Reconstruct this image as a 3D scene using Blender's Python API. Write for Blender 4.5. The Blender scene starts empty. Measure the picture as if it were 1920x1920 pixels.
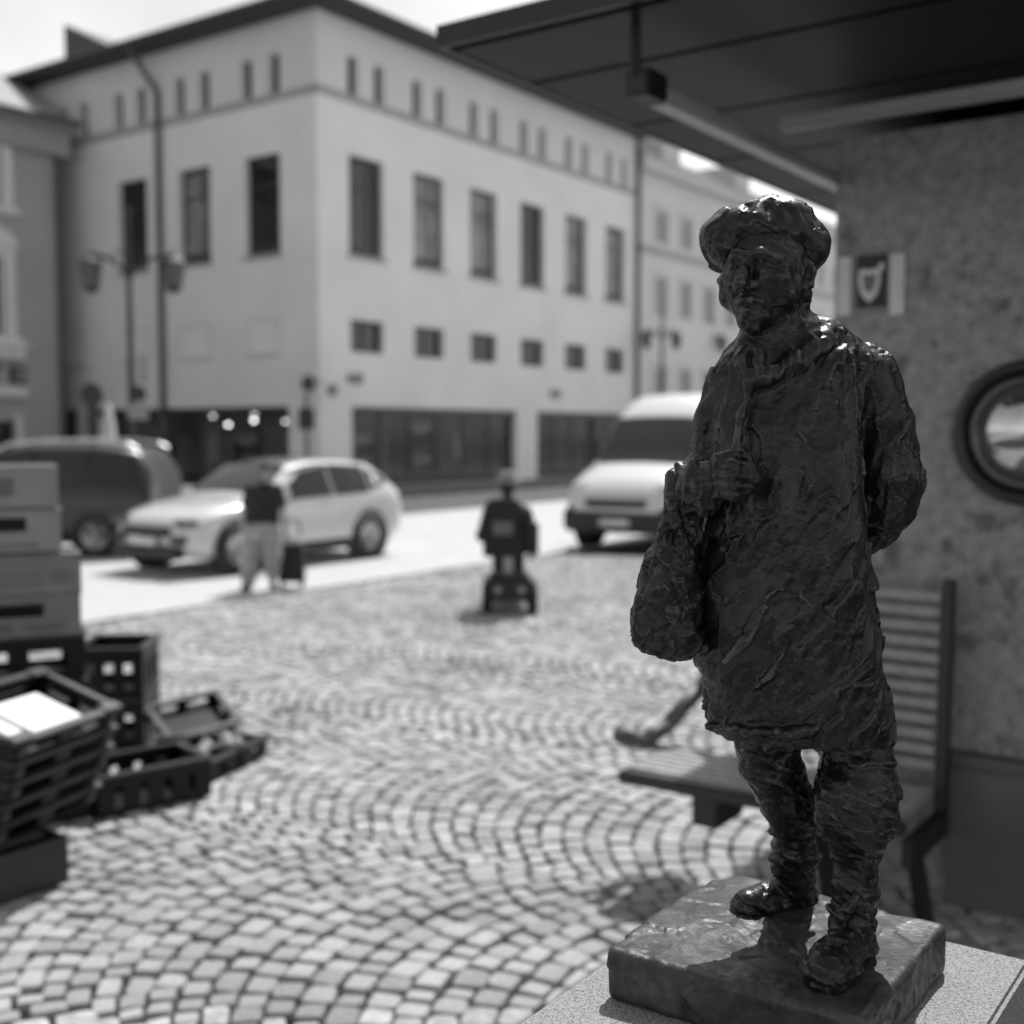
import bpy, bmesh, math, random
import numpy as np
from mathutils import Vector, Matrix

random.seed(7); rng = np.random.default_rng(7)
scene = bpy.context.scene
col = scene.collection

# ---------------------------------------------------------------- camera, sky, sun, exposure
FPX = 2234.0                       # focal length in pixels of the 1920 px frame
CAMH = 1.90
PITCH = math.atan(148.0 / FPX)     # horizon lies at row 812
SUN_AZ, SUN_EL = math.radians(22), math.radians(58)

cam_d = bpy.data.cameras.new('camera'); cam = bpy.data.objects.new('camera', cam_d)
col.objects.link(cam); scene.camera = cam
cam.location = (0, 0, CAMH); cam.rotation_euler = (math.pi/2 - PITCH, 0, 0)
cam_d.sensor_width = 36; cam_d.lens = 36 * FPX / 1920
cam_d.clip_start = 0.05; cam_d.clip_end = 2000
cam_d.dof.use_dof = True; cam_d.dof.focus_distance = 1.50
cam_d.dof.aperture_fstop = 2.9

world = bpy.data.worlds.new('World'); scene.world = world; world.use_nodes = True
wn = world.node_tree; wn.nodes.clear()
sky = wn.nodes.new('ShaderNodeTexSky'); sky.sky_type = 'NISHITA'; sky.sun_disc = False
sky.sun_elevation = SUN_EL; sky.sun_rotation = SUN_AZ; sky.dust_density = 1.0; sky.air_density = 1.0
bw = wn.nodes.new('ShaderNodeRGBToBW'); bg = wn.nodes.new('ShaderNodeBackground')
ctex = wn.nodes.new('ShaderNodeTexCoord')
cn = wn.nodes.new('ShaderNodeTexNoise'); cn.inputs['Scale'].default_value = 3.2; cn.inputs['Detail'].default_value = 5
cr = wn.nodes.new('ShaderNodeMapRange'); cr.inputs[1].default_value = .35; cr.inputs[2].default_value = .7
cr.inputs[3].default_value = .74; cr.inputs[4].default_value = 1.06
cm = wn.nodes.new('ShaderNodeMath'); cm.operation = 'MULTIPLY'
wo = wn.nodes.new('ShaderNodeOutputWorld')
wn.links.new(ctex.outputs['Generated'], cn.inputs['Vector']); wn.links.new(cn.outputs['Fac'], cr.inputs[0])
wn.links.new(sky.outputs[0], bw.inputs[0]); wn.links.new(bw.outputs[0], cm.inputs[0]); wn.links.new(cr.outputs[0], cm.inputs[1])
wn.links.new(cm.outputs[0], bg.inputs['Color']); bg.inputs['Strength'].default_value = 0.15
wn.links.new(bg.outputs[0], wo.inputs[0])

sun_d = bpy.data.lights.new('sun', 'SUN'); sun_d.energy = 2.7; sun_d.angle = math.radians(.53); sun_d.color = (1, 1, 1)
sun = bpy.data.objects.new('sun', sun_d); col.objects.link(sun)
SUNV = Vector((math.sin(SUN_AZ)*math.cos(SUN_EL), math.cos(SUN_AZ)*math.cos(SUN_EL), math.sin(SUN_EL)))
sun.rotation_euler = SUNV.to_track_quat('Z', 'Y').to_euler(); sun.location = (0, 0, 40)

scene.view_settings.view_transform = 'Standard'; scene.view_settings.look = 'None'
scene.view_settings.gamma = 1.0; scene.view_settings.use_curve_mapping = False
scene.view_settings.exposure = 0.74
scene.render.engine = 'CYCLES'
scene.cycles.max_bounces = 8; scene.cycles.transparent_max_bounces = 16
scene.cycles.sample_clamp_indirect = 6.0

# ---------------------------------------------------------------- geometry of the view (pixel -> direction)
cp, sp = math.cos(PITCH), math.sin(PITCH)
def ray(px, py):
    a = (px-960)/FPX; b = (960-py)/FPX
    return Vector((a, cp + b*sp, -sp + b*cp))
CAM = Vector((0, 0, CAMH))
def at_z(px, py, z=0.0):
    r = ray(px, py); return CAM + r * ((z-CAMH)/r.z)
def at_y(px, py, y):
    r = ray(px, py); return CAM + r * (y/r.y)
TH = math.atan(1580/2234.0)        # the square's grid: q runs away to the right, p across
P = Vector((math.cos(TH), -math.sin(TH), 0)); Q = Vector((math.sin(TH), math.cos(TH), 0)); Z = Vector((0, 0, 1))
def PQ(p, q, z=0.0): return P*p + Q*q + Z*z
def pq(v): return v.dot(P), v.dot(Q)
def hit_p(px, py, p):              # where a sight line meets the vertical plane p = const -> (q, z)
    r = ray(px, py); t = p / r.dot(P); w = CAM + r*t; return w.dot(Q), w.z
def hit_q(px, py, q):
    r = ray(px, py); t = q / r.dot(Q); w = CAM + r*t; return w.dot(P), w.z

# ---------------------------------------------------------------- materials (the picture is black and white: greys only)
MATS = {}
def M(name, v, rough=.6, metal=0., var=.12, scale=4., bump=0., bscale=40., coat=0., spec=.5, detail=4.):
    if name in MATS: return MATS[name]
    m = bpy.data.materials.new(name); m.use_nodes = True; nt = m.node_tree
    b = nt.nodes['Principled BSDF']
    b.inputs['Roughness'].default_value = rough; b.inputs['Metallic'].default_value = metal
    b.inputs['Specular IOR Level'].default_value = spec
    b.inputs['Coat Weight'].default_value = coat; b.inputs['Coat Roughness'].default_value = .06
    tc = nt.nodes.new('ShaderNodeTexCoord')
    n = nt.nodes.new('ShaderNodeTexNoise'); n.inputs['Scale'].default_value = scale; n.inputs['Detail'].default_value = detail
    n.inputs['Roughness'].default_value = .6
    nt.links.new(tc.outputs['Object'], n.inputs['Vector'])
    mr = nt.nodes.new('ShaderNodeMapRange'); mr.inputs[1].default_value = .3; mr.inputs[2].default_value = .7
    mr.inputs[3].default_value = v*(1-var); mr.inputs[4].default_value = v*(1+var)
    nt.links.new(n.outputs['Fac'], mr.inputs[0]); nt.links.new(mr.outputs[0], b.inputs['Base Color'])
    if bump:
        n2 = nt.nodes.new('ShaderNodeTexNoise'); n2.inputs['Scale'].default_value = bscale; n2.inputs['Detail'].default_value = 5
        nt.links.new(tc.outputs['Object'], n2.inputs['Vector'])
        bp = nt.nodes.new('ShaderNodeBump'); bp.inputs['Strength'].default_value = bump; bp.inputs['Distance'].default_value = .01
        nt.links.new(n2.outputs['Fac'], bp.inputs['Height']); nt.links.new(bp.outputs[0], b.inputs['Normal'])
    MATS[name] = m; return m
def nodes_of(m): return m.node_tree, m.node_tree.nodes['Principled BSDF']

def make_bronze(name, base, rlo, rhi, sc, strength, ridge_light=.1):
    m = bpy.data.materials.new(name); m.use_nodes = True; nt, b = nodes_of(m); L = nt.links.new; N = nt.nodes.new
    tc = N('ShaderNodeTexCoord')
    n1 = N('ShaderNodeTexNoise'); n1.inputs['Scale'].default_value = 22; n1.inputs['Detail'].default_value = 8
    n1.inputs['Roughness'].default_value = .65
    L(tc.outputs['Object'], n1.inputs['Vector'])
    mr = N('ShaderNodeMapRange'); mr.inputs[1].default_value = .36; mr.inputs[2].default_value = .72
    mr.inputs[3].default_value = base*.55; mr.inputs[4].default_value = base*1.9
    L(n1.outputs['Fac'], mr.inputs[0])
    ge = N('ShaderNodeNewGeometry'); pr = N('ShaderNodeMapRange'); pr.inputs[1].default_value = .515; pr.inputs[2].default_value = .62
    pr.inputs[3].default_value = 0; pr.inputs[4].default_value = ridge_light; L(ge.outputs['Pointiness'], pr.inputs[0])   # ridges painted lighter, as edge highlights
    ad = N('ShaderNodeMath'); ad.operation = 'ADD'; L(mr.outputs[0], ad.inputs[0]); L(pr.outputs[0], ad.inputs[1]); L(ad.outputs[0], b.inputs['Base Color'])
    n2 = N('ShaderNodeTexNoise'); n2.inputs['Scale'].default_value = 70; n2.inputs['Detail'].default_value = 4
    L(tc.outputs['Object'], n2.inputs['Vector'])
    rr = N('ShaderNodeMapRange'); rr.inputs[1].default_value = .3; rr.inputs[2].default_value = .7
    rr.inputs[3].default_value = rlo; rr.inputs[4].default_value = rhi
    L(n2.outputs['Fac'], rr.inputs[0]); L(rr.outputs[0], b.inputs['Roughness'])
    b.inputs['Metallic'].default_value = .35; b.inputs['Specular IOR Level'].default_value = .5
    # knife strokes: stretched, warped cells, every cell a small tilted facet
    mp = N('ShaderNodeMapping'); mp.inputs['Rotation'].default_value = (0, math.radians(32), 0); mp.inputs['Scale'].default_value = (1, 1, .26)
    wv = N('ShaderNodeVectorMath'); wv.operation = 'MULTIPLY_ADD'
    nw = N('ShaderNodeTexNoise'); nw.inputs['Scale'].default_value = 30; nw.inputs['Detail'].default_value = 3
    L(tc.outputs['Object'], nw.inputs['Vector'])
    L(nw.outputs['Color'], wv.inputs[0]); wv.inputs[1].default_value = (.03, .03, .03)
    L(tc.outputs['Object'], wv.inputs[2]); L(wv.outputs[0], mp.inputs['Vector'])
    vo = N('ShaderNodeTexVoronoi'); vo.inputs['Scale'].default_value = sc; L(mp.outputs[0], vo.inputs['Vector'])
    sub = N('ShaderNodeVectorMath'); sub.operation = 'SUBTRACT'; L(mp.outputs[0], sub.inputs[0]); L(vo.outputs['Position'], sub.inputs[1])
    cs = N('ShaderNodeVectorMath'); cs.operation = 'SUBTRACT'; L(vo.outputs['Color'], cs.inputs[0]); cs.inputs[1].default_value = (.5, .5, .5)
    dt = N('ShaderNodeVectorMath'); dt.operation = 'DOT_PRODUCT'; L(sub.outputs[0], dt.inputs[0]); L(cs.outputs[0], dt.inputs[1])
    b1 = N('ShaderNodeBump'); b1.inputs['Strength'].default_value = strength; b1.inputs['Distance'].default_value = .55
    L(dt.outputs['Value'], b1.inputs['Height'])
    n3 = N('ShaderNodeTexNoise'); n3.inputs['Scale'].default_value = 160; n3.inputs['Detail'].default_value = 6
    L(tc.outputs['Object'], n3.inputs['Vector'])
    b2 = N('ShaderNodeBump'); b2.inputs['Strength'].default_value = .35; b2.inputs['Distance'].default_value = .002
    L(n3.outputs['Fac'], b2.inputs['Height']); L(b1.outputs[0], b2.inputs['Normal']); L(b2.outputs[0], b.inputs['Normal'])
    MATS[name] = m; return m
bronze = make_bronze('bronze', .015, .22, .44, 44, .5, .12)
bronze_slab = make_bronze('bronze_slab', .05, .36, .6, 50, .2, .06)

def make_granite():
    m = M('granite', .3, rough=.75, var=.12, scale=60, bump=.25, bscale=300); nt, b = nodes_of(m); L = nt.links.new; N = nt.nodes.new
    tc = N('ShaderNodeTexCoord')
    v = N('ShaderNodeTexNoise'); v.inputs['Scale'].default_value = 330; v.inputs['Detail'].default_value = 3; v.inputs['Roughness'].default_value = .7
    L(tc.outputs['Object'], v.inputs['Vector'])
    r = N('ShaderNodeValToRGB'); e = r.color_ramp.elements
    e[0].position = .36; e[0].color = (.04,)*3+(1,); e[1].position = .47; e[1].color = (.24,)*3+(1,)
    e2 = r.color_ramp.elements.new(.62); e2.color = (.34,)*3+(1,)
    L(v.outputs['Fac'], r.inputs['Fac'])
    for l in list(b.inputs['Base Color'].links): nt.links.remove(l)
    L(r.outputs[0], b.inputs['Base Color']); return m
granite = make_granite()

def make_cobble():
    m = M('cobble_granite', .43, rough=.9, var=.3, scale=14, bump=.5, bscale=70, spec=.2); nt, b = nodes_of(m); L = nt.links.new; N = nt.nodes.new
    src = b.inputs['Base Color'].links[0].from_socket
    at = N('ShaderNodeAttribute'); at.attribute_name = 'tone'
    mu = N('ShaderNodeMath'); mu.operation = 'MULTIPLY'; L(src, mu.inputs[0]); L(at.outputs['Fac'], mu.inputs[1])
    n5 = N('ShaderNodeTexNoise'); n5.inputs['Scale'].default_value = .9; n5.inputs['Detail'].default_value = 6; n5.inputs['Roughness'].default_value = .7
    ge = N('ShaderNodeNewGeometry'); L(ge.outputs['Position'], n5.inputs['Vector'])
    m5 = N('ShaderNodeMapRange'); m5.inputs[1].default_value = .3; m5.inputs[2].default_value = .7; m5.inputs[3].default_value = .72; m5.inputs[4].default_value = 1.14; L(n5.outputs['Fac'], m5.inputs[0])
    mu2 = N('ShaderNodeMath'); mu2.operation = 'MULTIPLY'; L(mu.outputs[0], mu2.inputs[0]); L(m5.outputs[0], mu2.inputs[1])
    L(mu2.outputs[0], b.inputs['Base Color']); return m
cobble_mat = make_cobble()

def make_plaster():
    m = M('kiosk_render', .27, rough=.85, var=.34, scale=22, bump=.35, bscale=60, detail=7); nt, b = nodes_of(m); L = nt.links.new; N = nt.nodes.new
    src = b.inputs['Base Color'].links[0].from_socket
    tc = N('ShaderNodeTexCoord'); n = N('ShaderNodeTexNoise'); n.inputs['Scale'].default_value = 8; n.inputs['Detail'].default_value = 2
    L(tc.outputs['Object'], n.inputs['Vector'])
    mr = N('ShaderNodeMapRange'); mr.inputs[1].default_value = .58; mr.inputs[2].default_value = .7; mr.inputs[3].default_value = 1; mr.inputs[4].default_value = .5
    L(n.outputs['Fac'], mr.inputs[0]); mu = N('ShaderNodeMath'); mu.operation = 'MULTIPLY'
    L(src, mu.inputs[0]); L(mr.outputs[0], mu.inputs[1]); L(mu.outputs[0], b.inputs['Base Color']); return m
render_mat = make_plaster()

def make_glass(name, tint=.5):
    m = bpy.data.materials.new(name); m.use_nodes = True; nt = m.node_tree; nt.nodes.clear(); N = nt.nodes.new; L = nt.links.new
    o = N('ShaderNodeOutputMaterial'); mx = N('ShaderNodeMixShader'); t = N('ShaderNodeBsdfTransparent'); g = N('ShaderNodeBsdfGlossy')
    t.inputs[0].default_value = (tint,)*3+(1,); g.inputs['Roughness'].default_value = .02
    fr = N('ShaderNodeFresnel'); fr.inputs[0].default_value = 1.5
    L(fr.outputs[0], mx.inputs[0]); L(t.outputs[0], mx.inputs[1]); L(g.outputs[0], mx.inputs[2]); L(mx.outputs[0], o.inputs[0])
    MATS[name] = m; return m
shop_glass = make_glass('shop_glass', .8)
def make_emit(name, s):
    m = bpy.data.materials.new(name); m.use_nodes = True; nt = m.node_tree; b = nt.nodes['Principled BSDF']
    b.inputs['Emission Color'].default_value = (1, 1, 1, 1); b.inputs['Emission Strength'].default_value = s
    b.inputs['Base Color'].default_value = (.8,)*3+(1,); MATS[name] = m; return m

# ---------------------------------------------------------------- mesh helpers
class MB:
    def __init__(s): s.v = []; s.f = []
    def add(s, vs, fs):
        n = len(s.v); s.v += [tuple(x) for x in vs]; s.f += [tuple(i+n for i in f) for f in fs]; return s
    def quad(s, a, b, c, d): return s.add([a, b, c, d], [(0, 1, 2, 3)])
    def box(s, o, u, v, w):                    # o corner, edge vectors (right-handed u x v = w)
        o, u, v, w = map(Vector, (o, u, v, w))
        c = [o, o+u, o+u+v, o+v, o+w, o+u+w, o+u+v+w, o+v+w]
        return s.add(c, [(3, 2, 1, 0), (4, 5, 6, 7), (0, 1, 5, 4), (1, 2, 6, 5), (2, 3, 7, 6), (3, 0, 4, 7)])
    def pqbox(s, p0, p1, q0, q1, z0, z1):
        return s.box(PQ(p0, q0, z0), P*(p1-p0), Q*(q1-q0), Z*(z1-z0))
    def cyl(s, a, b, ra, rb=None, n=12, cap=True):
        a, b = Vector(a), Vector(b); rb = ra if rb is None else rb
        d = (b-a).normalized(); x = d.orthogonal().normalized(); y = d.cross(x)
        vs = []
        for k in range(n):
            t = 2*math.pi*k/n; e = x*math.cos(t)+y*math.sin(t); vs += [a+e*ra, b+e*rb]
        fs = [(2*k, 2*((k+1) % n), 2*((k+1) % n)+1, 2*k+1) for k in range(n)]
        if cap: fs += [tuple(2*k for k in reversed(range(n))), tuple(2*k+1 for k in range(n))]
        return s.add(vs, fs)
    def tube(s, pts, r, n=8):
        for a, b in zip(pts[:-1], pts[1:]): s.cyl(a, b, r if not callable(r) else r(a), None, n)
        return s
    def lathe(s, o, prof, n=20, ax=None):      # prof: list of (radius, height)
        o = Vector(o); ax = ax or (Vector((1, 0, 0)), Vector((0, 1, 0)), Vector((0, 0, 1)))
        vs = []
        for r, h in prof:
            for k in range(n):
                t = 2*math.pi*k/n; vs.append(o + ax[0]*(r*math.cos(t)) + ax[1]*(r*math.sin(t)) + ax[2]*h)
        fs = [(i*n+k, i*n+(k+1) % n, (i+1)*n+(k+1) % n, (i+1)*n+k) for i in range(len(prof)-1) for k in range(n)]
        return s.add(vs, fs)
    def prism(s, poly, w):                     # closed polygon (points) extruded by w
        n = len(poly); w = Vector(w); poly = [Vector(a) for a in poly]
        vs = poly + [a+w for a in poly]
        fs = [tuple(reversed(range(n))), tuple(range(n, 2*n))] + [(k, (k+1) % n, n+(k+1) % n, n+k) for k in range(n)]
        return s.add(vs, fs)
    def mesh(s, name):
        me = bpy.data.meshes.new(name); me.from_pydata(s.v, [], s.f); me.update(); return me

def tag(o, label=None, cat=None, group=None, kind=None):
    if label: o['label'] = label
    if cat: o['category'] = cat
    if group: o['group'] = group
    if kind: o['kind'] = kind
    return o
def root(name, loc, label, cat, group=None):
    o = bpy.data.objects.new(name, None); o.location = loc; o.empty_display_size = .1; col.objects.link(o)
    return tag(o, label, cat, group)
def world_of(o):
    m = Matrix.LocRotScale(o.location, o.rotation_euler, o.scale)
    return (world_of(o.parent) @ o.matrix_parent_inverse @ m) if o.parent else m
def obj(name, mb, mat, parent=None, smooth=False, bevel=0., fixn=True, local=False):
    me = mb.mesh(name) if isinstance(mb, MB) else mb
    if fixn and isinstance(mb, MB):
        bm = bmesh.new(); bm.from_mesh(me); bmesh.ops.recalc_face_normals(bm, faces=bm.faces)
        bm.to_mesh(me); bm.free()
    if bevel:
        bm = bmesh.new(); bm.from_mesh(me)
        bmesh.ops.bevel(bm, geom=[e for e in bm.edges if len(e.link_faces) == 2 and e.calc_face_angle(0) > .5], offset=bevel, segments=2, affect='EDGES', clamp_overlap=True)
        bm.to_mesh(me); bm.free()
    if not me.materials: me.materials.append(mat)
    if smooth: me.polygons.foreach_set('use_smooth', [True]*len(me.polygons))
    o = bpy.data.objects.new(name, me); col.objects.link(o)
    if parent:
        o.parent = parent
        if not local: o.matrix_parent_inverse = world_of(parent).inverted()
    return o
def struct(name, mb, mat, **k): return tag(obj(name, mb, mat, **k), kind='structure')

# ---------------------------------------------------------------- signed-distance modelling (clay-like forms)
class Clay:
    def __init__(s, lo, hi, h):
        s.h = h; s.lo = np.array(lo, float); s.n = np.ceil((np.array(hi)-s.lo)/h).astype(int)+1
        s.ax = [s.lo[i]+h*np.arange(s.n[i]) for i in range(3)]
        s.F = np.full(s.n, 1.0, np.float32)
    def _sl(s, lo, hi):
        a = np.clip(np.floor((np.array(lo)-s.lo)/s.h).astype(int), 0, s.n); b = np.clip(np.ceil((np.array(hi)-s.lo)/s.h).astype(int)+1, 0, s.n)
        return tuple(slice(x, y) for x, y in zip(a, b))
    def grid(s, sl):
        return (s.ax[0][sl[0]][:, None, None], s.ax[1][sl[1]][None, :, None], s.ax[2][sl[2]][None, None, :])
    def put(s, fn, lo, hi, k, sub=False):
        m = k*1.5+4*s.h; sl = s._sl(np.array(lo)-m, np.array(hi)+m)
        X, Y, W = s.grid(sl); a = s.F[sl]
        if a.size == 0: return s
        b = np.broadcast_to(fn(X, Y, W), a.shape)
        if sub:
            t = np.clip(.5-.5*(a+b)/k, 0, 1); s.F[sl] = a*(1-t) + (-b)*t + k*t*(1-t)
        else:
            t = np.clip(.5+.5*(b-a)/k, 0, 1); s.F[sl] = b*(1-t) + a*t - k*t*(1-t)
        return s
    def cap(s, a, b, ra, rb=None, k=.01, sub=False):
        a, b = np.array(a, float), np.array(b, float); rb = ra if rb is None else rb; d = b-a; L = max(d@d, 1e-12)
        def fn(X, Y, W):
            t = np.clip(((X-a[0])*d[0]+(Y-a[1])*d[1]+(W-a[2])*d[2])/L, 0, 1)
            return np.sqrt((X-a[0]-t*d[0])**2+(Y-a[1]-t*d[1])**2+(W-a[2]-t*d[2])**2) - (ra+(rb-ra)*t)
        r = max(ra, rb); return s.put(fn, np.minimum(a, b)-r, np.maximum(a, b)+r, k, sub)
    def chain(s, pts, rs, k=.01, sub=False):
        for i in range(len(pts)-1): s.cap(pts[i], pts[i+1], rs[i], rs[i+1], k, sub)
        return s
    def ell(s, c, r, R=None, k=.01, sub=False):
        c = np.array(c, float); r = np.array(r, float); R = np.eye(3) if R is None else np.array(R)   # rows: local axes
        def fn(X, Y, W):
            dx, dy, dz = X-c[0], Y-c[1], W-c[2]
            q = [(R[i, 0]*dx+R[i, 1]*dy+R[i, 2]*dz) for i in range(3)]
            k0 = np.sqrt(sum((q[i]/r[i])**2 for i in range(3))); k1 = np.sqrt(sum((q[i]/r[i]**2)**2 for i in range(3)))+1e-9
            return k0*(k0-1)/k1
        e = np.abs(R).T @ r; return s.put(fn, c-e, c+e, k, sub)
    def rbox(s, c, hw, R, rad, k=.005):
        c = np.array(c, float); hw = np.array(hw, float)-rad; R = np.array(R)
        def fn(X, Y, W):
            dx, dy, dz = X-c[0], Y-c[1], W-c[2]
            q = [np.abs(R[i, 0]*dx+R[i, 1]*dy+R[i, 2]*dz)-hw[i] for i in range(3)]
            return np.sqrt(sum(np.maximum(t, 0)**2 for t in q)) + np.minimum(np.maximum(np.maximum(q[0], q[1]), q[2]), 0) - rad
        e = np.abs(R).T @ (hw+rad); return s.put(fn, c-e, c+e, k)
    def stack(s, zs, cx, cy, rx, ry, ex=2.4, yaw=0., k=.012):         # sections up the z axis
        zs, cx, cy, rx, ry = (np.array(t, float) for t in (zs, cx, cy, rx, ry)); o = np.argsort(zs)
        zs, cx, cy, rx, ry = zs[o], cx[o], cy[o], rx[o], ry[o]; c, n = math.cos(yaw), math.sin(yaw)
        def fn(X, Y, W):
            f = lambda a: np.interp(W, zs, a)
            dx, dy = X-f(cx), Y-f(cy); u = c*dx+n*dy; v = -n*dx+c*dy
            k0 = ((np.abs(u)/f(rx))**ex+(np.abs(v)/f(ry))**ex)**(1/ex)
            d = (k0-1)*np.minimum(f(rx), f(ry))
            return np.maximum(d, np.maximum(zs[0]-W, W-zs[-1]))
        R = max(rx.max(), ry.max()); return s.put(fn, (cx.min()-R, cy.min()-R, zs[0]), (cx.max()+R, cy.max()+R, zs[-1]), k)
    def floor(s, z): s.F = np.maximum(s.F, (z-s.ax[2])[None, None, :]).astype(np.float32); return s
    def net(s):
        F = s.F.copy(); 
        for ax in range(3):
            sl = [slice(None)]*3
            for e in (0, -1): sl[ax] = e; F[tuple(sl)] = np.maximum(F[tuple(sl)], .01)
        I = F < 0; n = F.shape
        cnt = np.zeros(tuple(x-1 for x in n), np.int8)
        for a in (0, 1):
            for b in (0, 1):
                for c in (0, 1): cnt += I[a:n[0]-1+a, b:n[1]-1+b, c:n[2]-1+c]
        cells = np.argwhere((cnt > 0) & (cnt < 8)); idx = np.full(cnt.shape, -1, np.int32); idx[tuple(cells.T)] = np.arange(len(cells))
        acc = np.zeros((len(cells), 3)); num = np.zeros(len(cells))
        corners = [(a, b, c) for a in (0, 1) for b in (0, 1) for c in (0, 1)]
        for A in corners:
            for ax in range(3):
                if A[ax]: continue
                B = list(A); B[ax] = 1
                fa = F[tuple((cells+A).T)]; fb = F[tuple((cells+B).T)]; x = (fa < 0) != (fb < 0)
                t = np.where(x, fa/np.where(x, fa-fb, 1), 0)
                pnt = np.array(A, float)[None, :].repeat(len(cells), 0); pnt[:, ax] += t
                acc[x] += pnt[x]; num += x
        V = s.lo + s.h*(cells+acc/num[:, None])
        faces = []
        for ax in range(3):
            o1, o2 = (ax+1) % 3, (ax+2) % 3
            a = [slice(None)]*3; b = [slice(None)]*3; a[ax] = slice(0, n[ax]-1); b[ax] = slice(1, n[ax])
            e = np.argwhere(I[tuple(a)] != I[tuple(b)])
            e = e[(e[:, o1] > 0) & (e[:, o2] > 0) & (e[:, o1] < n[o1]-1) & (e[:, o2] < n[o2]-1)]
            ins = I[tuple(e.T)]
            d1 = np.zeros(3, int); d1[o1] = 1; d2 = np.zeros(3, int); d2[o2] = 1
            q = np.stack([idx[tuple((e-d1-d2).T)], idx[tuple((e-d2).T)], idx[tuple(e.T)], idx[tuple((e-d1).T)]], 1)
            q[~ins] = q[~ins][:, ::-1]; faces.append(q)
        return V, np.concatenate(faces)

def vnormals(V, Fq):
    n = np.cross(V[Fq[:, 2]]-V[Fq[:, 0]], V[Fq[:, 3]]-V[Fq[:, 1]])
    N = np.zeros_like(V)
    for i in range(4): np.add.at(N, Fq[:, i], n)
    return N/(np.linalg.norm(N, axis=1)[:, None]+1e-12)
def smooth_v(V, Fq, it=2, w=.5):
    for _ in range(it):
        S = np.zeros_like(V); c = np.zeros(len(V))
        for i in range(4):
            a, b = Fq[:, i], Fq[:, (i+1) % 4]
            np.add.at(S, a, V[b]); np.add.at(S, b, V[a]); np.add.at(c, a, 1); np.add.at(c, b, 1)
        V = V*(1-w)+w*S/c[:, None]
    return V
def hsh(I, seed):
    I = I.astype(np.uint64); x = I[:, 0]*np.uint64(73856093) ^ I[:, 1]*np.uint64(19349663) ^ I[:, 2]*np.uint64(83492791) ^ np.uint64(seed*2654435761 % (1 << 40))
    out = []
    for j in range(6):
        x = (x ^ (x >> np.uint64(13)))*np.uint64(0x9E3779B97F4A7C15); x = x ^ (x >> np.uint64(29)); out.append((x & np.uint64(0xFFFFFF)).astype(float)/0xFFFFFF)
    return np.stack(out, 1)
def dabs(Qp, seed):                          # clay pressed on in dabs: each cell is a tilted flat with its own height
    C = np.floor(Qp).astype(np.int64); best = np.full(len(Qp), 9e9); out = np.zeros(len(Qp))
    for a in (-1, 0, 1):
        for b in (-1, 0, 1):
            for c in (-1, 0, 1):
                K = C+np.array([a, b, c]); h = hsh(K+100000, seed); ctr = K+h[:, :3]; d = Qp-ctr
                r = (d**2).sum(1); m = r < best; best[m] = r[m]
                out[m] = ((h[:, 3]-.5) + 1.3*((d*(h[:, [4, 5, 0]]-.5)*2).sum(1)))[m]
    return out
def vnoise(Qp, seed):
    C = np.floor(Qp).astype(np.int64); f = Qp-C; f = f*f*(3-2*f); r = 0
    for a in (0, 1):
        for b in (0, 1):
            for c in (0, 1):
                w = (f[:, 0] if a else 1-f[:, 0])*(f[:, 1] if b else 1-f[:, 1])*(f[:, 2] if c else 1-f[:, 2])
                r = r+w*hsh(C+np.array([a, b, c])+100000, seed)[:, 0]
    return r-.5
def np_mesh(name, V, Fq):
    me = bpy.data.meshes.new(name); me.vertices.add(len(V)); me.vertices.foreach_set('co', V.astype(np.float32).ravel())
    me.loops.add(Fq.size); me.loops.foreach_set('vertex_index', Fq.astype(np.int32).ravel())
    me.polygons.add(len(Fq)); me.polygons.foreach_set('loop_start', np.arange(0, Fq.size, 4, dtype=np.int32))
    me.update(calc_edges=True); me.validate(); me.polygons.foreach_set('use_smooth', [True]*len(me.polygons)); return me
# ================================================================ THE SETTING
M('bed_sand', .022, rough=.95, var=.3, scale=30, bump=.6, bscale=120)
M('road_paving', .47, rough=.8, var=.08, scale=1.5, bump=.15, bscale=60)
M('shaded_paving', .07, rough=.85, var=.2, scale=3, bump=.3, bscale=150)
M('pavement_slab', .16, rough=.8, var=.1, scale=3)
M('ground_far', .25, rough=.9, var=.1, scale=.2)
P_ROAD, P_SHADE, P_WALK = -10.4, -18.2, -23.6
P0, Q0 = -26.2, 26.75              # the corner of the corner building
g = MB(); g.quad((-400, -400, -.06), (400, -400, -.06), (400, 400, -.06), (-400, 400, -.06)); struct('ground', g, MATS['ground_far'])
g = MB(); g.pqbox(P_SHADE, P_ROAD, -25, 75, -.05, -.006); struct('road', g, MATS['road_paving'])
g = MB(); g.pqbox(P_WALK, P_SHADE-.003, -25, 75, -.05, -.010); struct('shade_band', g, MATS['shaded_paving'])  # dark strip painted in for the shade in front of the corner building
g = MB(); g.pqbox(P0-14, P_WALK-.003, -25, 75, -.05, .11); struct('pavement', g, MATS['pavement_slab'], bevel=.02)
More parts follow.
